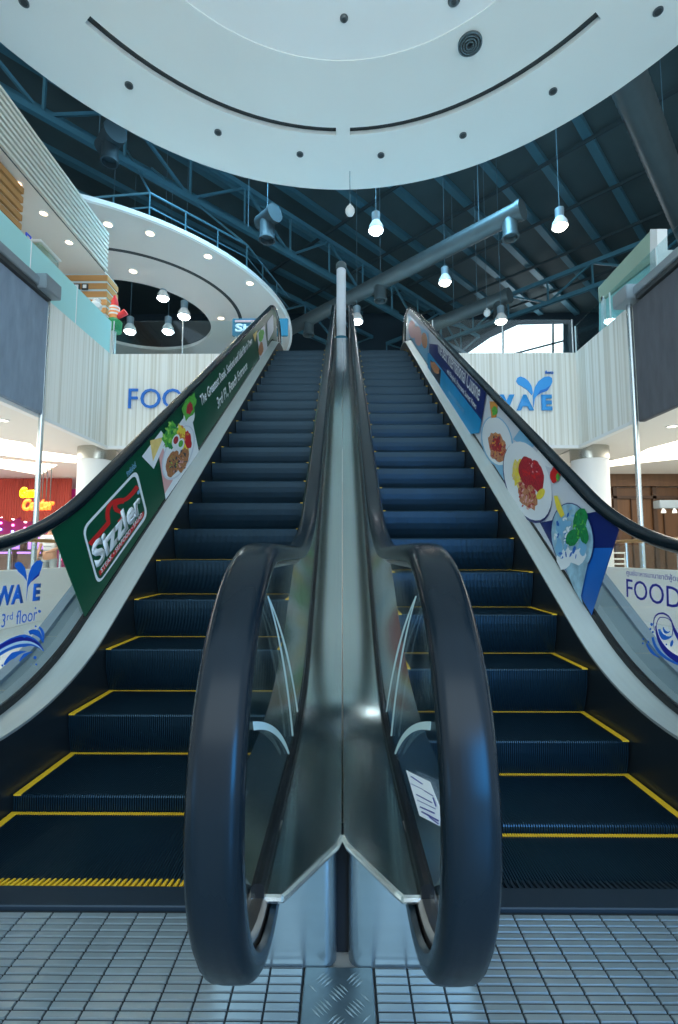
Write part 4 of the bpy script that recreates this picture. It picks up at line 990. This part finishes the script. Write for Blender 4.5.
# pale swooshes on the two inner glass panels
for s, lab in ((-1, 'pale green curved swoosh decal on the glass inside the left handrail loop'), (1, 'pale green curved swoosh decal on the glass inside the right handrail loop')):
    T = thing('swoosh_decal', lab, 'decal', (s * 0.160, 1.2, 0.7))
    mir = (lambda u, v: (u, v)) if s < 0 else (lambda u, v: (684 - u, v))
    A = Art(T, s * 0.159, s)
    A.shape('long_stroke', [mir(*p) for p in curve_band(bez((267, 596), (287, 640), (297, 712), 14), 1.0, 1.9, 1.2)], 'swoosh')
    A.shape('long_stroke', [mir(*p) for p in curve_band(bez((267, 597), (284, 650), (292, 736), 14), 1.0, 1.7, 1.6)], 'swoosh')
    A.shape('short_stroke', [mir(*p) for p in curve_band(bez((252, 726), (277, 722), (288, 754), 14), 9, 5.5, 1.5)], 'swoosh')
T = thing('safety_label', 'white printed instruction label on the glass inside the right handrail loop', 'label', (0.16, 1.05, 0.48))
A = Art(T, 0.159, 1)
l5 = lambda u, v: (395 + u / 11.3, 755 + v / 11.3)
A.shape('label_sheet', [l5(*p) for p in ((135, 172), (410, 305), (522, 590), (525, 805), (288, 685))], 'paper')
for a, b, w in (((190, 240), (325, 330), 1.2), ((185, 320), (330, 390), 0.5), ((340, 400), (450, 465), 0.6), ((255, 445), (435, 540), 0.9), ((270, 510), (480, 610), 0.5), ((300, 585), (470, 660), 1.2), ((320, 640), (518, 745), 1.3), ((410, 700), (518, 780), 0.9), ((455, 480), (490, 580), 0.9)):
    A.line('print_line', l5(*a), l5(*b), w * 0.9, 'decal_navy')

# ------------------------------------------------------------------ pale pillar and sign on the upper landing
T = thing('vent_pillar', 'pale round vent pillar with blue base at the stair head between escalators', 'pillar', (-0.02, 10.3, 5.0))
link('shaft', lathe(B(), [(0.105, 5.75), (0.105, 7.34), (0.09, 7.36)], (-0.022, 10.3, 0), 28), 'print_pale', T, True)
link('cap', lathe(B(), [(0.12, 7.36), (0.12, 7.47), (0.10, 7.50)], (-0.022, 10.3, 0), 28), 'duct', T, True)
link('base_block', bbox(-0.14, 0.10, 10.2, 10.42, 5.0, 5.62, 0.01), 'white', T)
link('blue_band', lathe(B(), [(0.14, 5.62), (0.14, 5.76)], (-0.022, 10.3, 0), 24), 'board_blue', T, True)
T = thing('shop_sign', 'teal restaurant signboard behind the top of the left escalator', 'sign', (-2.4, 13.0, 6.6))
a = atY(232, 336, 13.0); b = atY(281, 318, 13.0)
link('board', bbox(a.x, b.x + 0.2, 13.0, 13.08, a.z, b.z, 0.02), 'board_blue', T)
text('lettering', 'Sizzler', (atY(235, 333, 12.98).x, 12.98, atY(235, 332, 12.98).z), (1, 0, 0), (0, 0, 1), 1.25, 0.24, 'print_white', T, 0.01, 0.04)
link('red_line', bbox(atY(235, 330, 13).x, atY(258, 330, 13).x + 0.4, 12.975, 12.995, atY(235, 322.5, 13).z, atY(235, 320.5, 13).z), 'print_pink', T)
for x in (a.x + 0.1, b.x): link('leg', tube(B(), (x, 13.04, 5.06), (x, 13.04, a.z), 0.03, 8), 'pole', T)

# ------------------------------------------------------------------ window of daylight upper right (opening in the end wall)
q = [atY(u, v, 26.9) for u, v in ((455, 362), (490, 338), (518, 325), (563, 324), (563, 362))]
w1 = struct(link('window_1', poly(q, (0, 1, 0), 0.05), 'daylight'))
bm = B()
for a, b in (((503, 328), (503, 362)), ((553, 322), (553, 362)), ((498, 358), (563, 341))):
    A_, B_ = atY(*a, 26.8), atY(*b, 26.8); bar(A_, B_, 0.09, 0.09, bm)
o = link('window_bars', bm, 'dark_wall', w1)

# ------------------------------------------------------------------ columns under the upper floor
for s, lab in ((-1, 'round white column with steel capital under the left corner of the fascia'), (1, 'round white column with steel capital under the right corner of the fascia')):
    T = thing('round_column', lab, 'column', (s * 5.2, 10.0, 0))
    link('shaft', lathe(B(), [(0.36, -0.02), (0.36, 2.93)], (s * 5.2, 10.0, 0), 40), 'white', T, True)
    link('steel_capital', lathe(B(), [(0.375, 2.93), (0.375, 3.20)], (s * 5.2, 10.0, 0), 40), 'capital', T, True)

# glowing coves in the soffit
def cove(label, pts): return struct(link('ceiling_light_cove', poly([atZ(u, v, 3.195) for u, v in pts], (0, 0, 1), 0.03), 'cove'), None)
cove('', ((-40, 432), (0, 439), (30, 444), (38, 451), (76, 456), (76, 463), (40, 460), (0, 455), (-40, 448)))
cove('', ((-40, 452), (0, 459), (57, 465), (40, 475), (0, 468), (-40, 458)))
cove('', ((606, 462), (634, 456), (648, 449), (678, 441), (720, 432), (720, 455), (678, 459), (640, 463), (606, 467)))
for u, v, lab in ((672, 426, 'oval glowing downlight in the soffit under the dark grey panel'), (3, 420, 'oval glowing downlight in the soffit under the blue grey panel')):
    p = atZ(u, v, 3.2); T = thing('soffit_downlight', lab, 'downlight', p)
    link('trim_ring', disc(B(), p.x, p.y, 3.185, 3.2, 0.10, 0.075, 24), 'white', T); link('lens', lathe(B(), [(0.074, -0.006), (0.074, 0)], (p.x, p.y, 3.198), 20), 'cove', T)
# ground floor parapet with glass and rail around the side
for s, nm, lab in ((-1, 'left', 'white parapet with glass and brass handrail along the left side'), (1, 'right', 'white parapet with glass and brass handrail along the right side')):
    T = thing('parapet_railing', lab, 'railing', (s * VX, 6, 0))
    x0, x1 = sorted((s * (VX - 0.34), s * (VX - 0.24)))
    link('parapet', bbox(x0, x1, 3.0, 12.5, -0.02, 0.76, 0.005), 'white_wall', T)
    for i in range(8):
        ya = 3.0 + i * 1.19
        link('glass_pane', bbox(s * (VX - 0.29) - 0.006, s * (VX - 0.29) + 0.006, ya + 0.02, ya + 1.17, 0.76, 1.12), 'glass', T)
        link('post', tube(B(), (s * (VX - 0.29), ya, 0.76), (s * (VX - 0.29), ya, 1.16), 0.02, 8), 'pole', T)
    link('handrail', tube(B(), (s * (VX - 0.29), 3.0, 1.18), (s * (VX - 0.29), 12.5, 1.18), 0.028, 10), 'wood', T, True)

# ------------------------------------------------------------------ left arcade
shell('wall_left_shop', bbox(-14, -4.9, 17.0, 17.1, -0.02, 3.2), 'soffit')
shell('wall_far_ground', bbox(-4.9, 5.5, 15.0, 15.1, -0.02, 3.2), 'soffit')
T = thing('arcade_curtain', 'red and orange pleated curtain hanging over the arcade lights', 'curtain', (-9, 13.9, 2.2))
bm = B(); x = -13.0
while x < -7.95:
    tube(bm, (x, 13.9, 1.9 + 0.15 * random.random()), (x, 13.9, 3.18), 0.05, 6); x += 0.075
link('pleats', bm, 'curtain', T)
o = tag(link('arcade_backdrop', bbox(-13, -7.9, 14.1, 14.2, -0.02, 2.9), 'magenta'), 'magenta arcade backdrop behind the rows of light bulbs', 'backdrop')
k = 0
for row in range(9):
    for i in range(12):
        t = i / 11; x = -11.9 + t * 4.0; z = 2.55 - row * 0.19 - 0.75 * t + 0.25 * math.sin(t * 3.1)
        if z < 0.75 or x < -10.6: continue
        m = ('led_cyan', 'led_pink', 'led_white', 'led_pink', 'led_blue', 'led_white', 'led_pink', 'led_cyan', 'led_pink')[row]
        o = link('light_bulb', lathe(B(), [(0.010, -0.035), (0.034, -0.02), (0.034, 0.02), (0.010, 0.035)], (x, 14.075, z), 8), m, None, True)
        tag(o, {'led_cyan': 'cyan bulb in a curved row of arcade lights', 'led_pink': 'pink bulb in a curved row of arcade lights', 'led_white': 'warm white bulb in a curved row of arcade lights', 'led_blue': 'blue bulb in a curved row of arcade lights'}[m], 'light bulb', m.replace('led_', '') + ' bulbs of the arcade light rows')
T = thing('neon_sign', 'glowing yellow and red cursive neon sign hanging in the arcade', 'neon sign', (-7.9, 12.0, 2.5))
def sgn(s, u0, v1, u1, v0, m): 
    a = atY(u0, v1, 12.0); b = atY(u1, v0, 12.0); text('neon_lettering', s, a, (1, 0, 0.03), (0, 0, 1), b.x - a.x, b.z - a.z, m, T, 0.05, 0.05, 0.2)
sgn('Game', 20.5, 498, 40, 487.5, 'neon_yellow'); sgn('Center', 23, 511, 55, 499, 'neon_red')
for u in (42, 46, 50): p = atY(u, 500, 12.1); link('hanging_rod', tube(B(), p, (p.x, p.y, 3.2), 0.012, 6), 'beam_dark', T)
for i, (x, lab) in enumerate(((-9.6, 'leftmost arcade cabinet with purple glow behind the parapet glass'), (-8.85, 'middle arcade cabinet with purple glow behind the parapet glass'), (-8.1, 'arcade cabinet nearest the person behind the parapet glass'))):
    T = thing('arcade_cabinet', lab, 'arcade machine', (x, 12.6, 0))
    link('body', bbox(x - 0.32, x + 0.32, 12.4, 13.1, -0.02, 1.05, 0.03), 'machine', T); link('screen_hood', bbox(x - 0.32, x + 0.32, 12.75, 13.1, 1.05, 1.5, 0.03), 'machine', T)
    link('screen', bbox(x - 0.26, x + 0.26, 12.735, 12.76, 1.1, 1.42), 'machine_glow', T); link('glow_strip', bbox(x - 0.3, x + 0.3, 12.38, 12.41, 0.98, 1.03), 'machine_glow', T)

# person beyond the left parapet
def person(x, y, label):
    P = thing('person', label, 'person', (x, y, -0.02), rotz=0)
    def skin(name, joints, edges, m, root=0, lvl=2):
        me = bpy.data.meshes.new(name); me.from_pydata([(x + a, y + b, c) for a, b, c, _ in joints], edges, [])
        o = bpy.data.objects.new(name, me); C.objects.link(o)
        o.modifiers.new('s', 'SKIN'); sv = me.skin_vertices[0].data
        for i, j in enumerate(joints):
            r = j[3] if isinstance(j[3], tuple) else (j[3], j[3]); sv[i].radius = r; sv[i].use_root = (i == root)
        sd = o.modifiers.new('d', 'SUBSURF'); sd.levels = lvl; sd.render_levels = lvl
        bpy.context.view_layer.update()
        nm = bpy.data.meshes.new_from_object(o.evaluated_get(bpy.context.evaluated_depsgraph_get())); bpy.data.objects.remove(o); bpy.data.meshes.remove(me)
        nm.materials.clear(); nm.materials.append(M[m])
        for p in nm.polygons: p.use_smooth = True
        n = bpy.data.objects.new(name, nm); C.objects.link(n); n.parent = P; n.matrix_parent_inverse = parent_inv(P); return n
    J = [(0, 0, .94, (.15, .10)), (0, 0, 1.15, (.13, .09)), (0, 0, 1.36, (.15, .09)), (0, 0, 1.47, .05), (0, 0, 1.54, (.065, .08)), (0, 0, 1.63, (.075, .09)), (0, .01, 1.68, (.055, .06)),
         (-.17, 0, 1.38, .05), (-.23, -.02, 1.12, .038), (-.20, -.16, .92, .03), (-.19, -.20, .86, .026), (.17, 0, 1.38, .05), (.22, -.03, 1.12, .038), (.08, -.20, 1.02, .03), (.03, -.23, 1.02, .026),
         (-.09, 0, .84, .085), (-.10, -.01, .48, .055), (-.10, .02, .10, .036), (-.10, -.11, .02, .03), (.09, 0, .84, .085), (.10, -.01, .48, .055), (.10, .02, .10, .036), (.10, -.11, .02, .03)]
    ed = [(0, 1), (1, 2), (2, 3), (3, 4), (4, 5), (5, 6), (2, 7), (7, 8), (8, 9), (9, 10), (2, 11), (11, 12), (12, 13), (13, 14), (0, 15), (15, 16), (16, 17), (17, 18), (0, 19), (19, 20), (20, 21), (21, 22)]
    for (hx, hy, hz, sx) in ((-.19, -.20, .86, -1), (.03, -.23, 1.02, 1)):
        hidx = 10 if sx < 0 else 14
        for f in range(5):
            i = len(J); dx = (f - 2) * 0.012
            J += [(hx + dx, hy - .045, hz - .02, .009), (hx + dx * 1.2, hy - .075 + abs(f - 2) * .008, hz - .05, .007)]; ed += [(hidx, i), (i, i + 1)]
    skin('body', J, ed, 'skin')
    skin('shirt', [(0, 0, .96, (.165, .115)), (0, 0, 1.15, (.15, .11)), (0, 0, 1.37, (.165, .105)), (0, 0, 1.42, (.09, .08)), (-.18, 0, 1.38, .065), (-.22, -.01, 1.20, .06), (.18, 0, 1.38, .065), (.22, -.01, 1.20, .06)],
         [(0, 1), (1, 2), (2, 3), (2, 4), (4, 5), (2, 6), (6, 7)], 'shirt')
    skin('trousers', [(0, 0, .95, (.165, .12)), (-.09, 0, .82, .10), (-.10, -.01, .48, .07), (-.10, .02, .08, .055), (.09, 0, .82, .10), (.10, -.01, .48, .07), (.10, .02, .08, .055)], [(0, 1), (1, 2), (2, 3), (0, 4), (4, 5), (5, 6)], 'trousers')
    skin('hair', [(0, .03, 1.62, (.085, .09)), (0, .01, 1.71, (.07, .075)), (0, .06, 1.52, (.06, .05))], [(0, 1), (0, 2)], 'hair')
    bm = B()
    for zz in (1.05, 1.14, 1.23, 1.32): lathe(bm, [(0.150, zz), (0.150, zz + 0.02)], (x, y, 0), 24)
    for v in bm.verts: v.co.y = y + (v.co.y - y) * 0.76
    link('shirt_stripes', bm, 'trousers', P)
    link('nose', lathe(B(), [(0.012, 1.575), (0.016, 1.59), (0.006, 1.62)], (x, y - 0.085, 0), 8), 'skin', P, True)
    for sx in (-1, 1):
        link('eye', lathe(B(), [(0.004, -0.006), (0.009, 0), (0.004, 0.006)], (x + sx * 0.03, y - 0.08, 1.62), 10), 'white', P, True)
        link('ear', lathe(B(), [(0.006, -0.03), (0.014, 0), (0.006, 0.03)], (x + sx * 0.078, y + 0.005, 1.60), 10), 'skin', P, True)
    link('mouth', bbox(x - 0.02, x + 0.02, y - 0.088, y - 0.08, 1.548, 1.556, 0.002), 'figure_red', P)
person(-6.95, 11.4, 'person in a white striped shirt and grey trousers standing behind the left parapet')

# ------------------------------------------------------------------ right shop
T = struct(link('wall_right_shop', bbox(5.9, 16, 13.5, 13.6, -0.02, 2.85), 'brown_wood'))
shell('trim_4', bbox(5.9, 16, 13.3, 13.5, 2.86, 3.2), 'brown_wood')
bm = B()
for x in (6.75, 7.6, 8.7, 9.5, 10.4): box(bm, x, x + 0.10, 13.42, 13.5, -0.02, 2.86)
for x in (7.05, 8.1, 9.0): box(bm, x, x + 0.02, 13.44, 13.5, -0.02, 2.5)
box(bm, 5.9, 11.5, 13.42, 13.5, 2.52, 2.60); shell('trim_5', bm, 'brown_dark')
T = thing('track_light_bar', 'grey hanging bar with two small spotlights in the right shop', 'track light', (8.2, 12, 2.3))
a = atY(660, 508, 11.5); b = atY(690, 500, 11.5)
link('bar_box', bbox(a.x, b.x + 0.5, 11.5, 11.75, a.z, b.z, 0.01), 'beam', T)
link('suspension_rod', tube(B(), (b.x, 11.6, b.z), (b.x, 11.6, 3.2), 0.012, 6), 'beam', T)
for u, on in ((663.5, 0), (674.5, 1)):
    p = atY(u, 511, 11.5)
    o = link('spotlight', lathe(B(), [(0.055, -0.05), (0.05, 0.0), (0.02, 0.06)], p, 14), 'white', T, True)
    link('lamp', lathe(B(), [(0.045, -0.055), (0.045, -0.05)], p, 14), 'lamp_on' if on else 'white', o)
T = thing('display_stand', 'small white wire display stand behind the right parapet', 'stand', (6.6, 11.0, 0))
bm = B(); p = atY(615, 560, 11.0); q = atY(625, 553, 11.0)
for a, b in (((613, 565), (613, 553)), ((625, 565), (625, 553)), ((613, 553), (625, 553)), ((613, 559), (625, 559)), ((613, 564), (625, 564))): tube(bm, atY(*a, 11.0), atY(*b, 11.0), 0.018, 8)
link('wire_frame', bm, 'white', T)
bm = B()
for u in (613, 625): r_ = atY(u, 560, 11.0); tube(bm, r_, (r_.x, 11.0, -0.02), 0.015, 8)
link('leg', bm, 'white', T)

# ------------------------------------------------------------------ small things on the left gallery
p = atX(50, 262, -5.10) + Vector((0, 0, 0.06))
T = thing('plastic_box', 'clear plastic storage box with yellow contents behind the teal glass', 'box', p)
link('shell', bbox(p.x - 0.3, p.x, p.y - 0.28, p.y + 0.28, p.z - 0.22, p.z + 0.12, 0.03), 'rail_glass', T)
link('lid', bbox(p.x - 0.32, p.x + 0.02, p.y - 0.30, p.y + 0.30, p.z + 0.12, p.z + 0.16, 0.01), 'white', T)
link('yellow_contents', bbox(p.x - 0.24, p.x - 0.06, p.y - 0.2, p.y + 0.1, p.z - 0.18, p.z + 0.04, 0.04), 'print_yellow', T)
T = thing('counter_ledge', 'pale counter ledge behind the teal glass carrying the storage box', 'counter', (p.x, p.y, 5.06))
link('top', bbox(p.x - 0.36, p.x + 0.06, p.y - 0.55, p.y + 0.55, p.z - 0.27, p.z - 0.225, 0.01), 'white', T); link('body', bbox(p.x - 0.34, p.x + 0.04, p.y - 0.5, p.y + 0.5, 5.06, p.z - 0.27), 'cream', T)
for i, (u, lab) in enumerate(((77, 'left paper notice on the wooden pillar'), (85, 'right paper notice on the wooden pillar'))):
    a = atY(u - 3.5, 289.5, 10.30); b = atY(u + 3, 283.5, 10.30); T = thing('paper_notice', lab, 'notice', a)
    link('frame', bbox(a.x, b.x, 10.295, 10.325, a.z, b.z, 0.004), 'beam_dark', T); link('sheet', bbox(a.x + 0.03, b.x - 0.03, 10.290, 10.296, a.z + 0.03, b.z - 0.03), 'paper', T)
p = atX(96, 303, -5.15)
bm = B(); lathe(bm, [(0.10, -0.12), (0.12, -0.04), (0.06, 0.03), (0.08, 0.06), (0.02, 0.10)], p, 12)
for v in bm.verts: v.co += Vector((random.uniform(-.02, .02), random.uniform(-.03, .03), random.uniform(-.015, .015)))
T = thing('cloth_bundle', 'crumpled white cloth bundle on a stand behind the teal glass', 'bundle', p)
link('cloth', bm, 'white', T); link('stand', tube(B(), p - Vector((0, 0, 0.115)), (p.x, p.y, 5.06), 0.06, 10), 'cream', T)
p = atX(25, 240, -5.62)
T = thing('blue_rack', 'bright blue wire rack at the end of the wooden gallery wall', 'rack', (p.x, p.y, 5.06))
bm = B(); 
for dy in (-0.06, 0.06): tube(bm, (p.x + 0.06, p.y + dy, 5.06), (p.x + 0.06, p.y + dy, p.z + 0.10), 0.015, 8)
for dz in (-0.12, 0.0, 0.09): tube(bm, (p.x + 0.06, p.y - 0.06, p.z + dz), (p.x + 0.06, p.y + 0.06, p.z + dz), 0.015, 8)
link('wire_frame', bm, 'blue_plastic', T)
# bright figure on the balustrade corner
p = atY(114, 322, 9.95)
T = thing('figurine', 'colourful figurine in red, white and green standing at the balustrade corner', 'figurine', (p.x, p.y, 5.06))
link('green_base', lathe(B(), [(0.16, -0.22), (0.17, 0.0), (0.08, 0.08)], p, 16), 'figure_green', T, True)
link('striped_body', lathe(B(), [(0.09, 0.06), (0.11, 0.15), (0.11, 0.30), (0.07, 0.36)], p, 16), 'figure_orange', T, True)
bm = B(); [lathe(bm, [(0.114, z), (0.114, z + 0.035)], p, 16) for z in (0.14, 0.22, 0.29)]; link('white_stripe', bm, 'white', T)
link('red_hat', lathe(B(), [(0.075, 0.36), (0.07, 0.46), (0.02, 0.60)], p, 14), 'figure_red', T, True)
link('red_arm', tube(B(), p + Vector((0.06, 0, 0.10)), p + Vector((0.26, -0.02, 0.22)), 0.05, 10, 0.07), 'figure_red', T, True)
link('stand', tube(B(), (p.x, p.y, 5.06), (p.x, p.y, p.z - 0.2), 0.06, 10), 'rim', T)
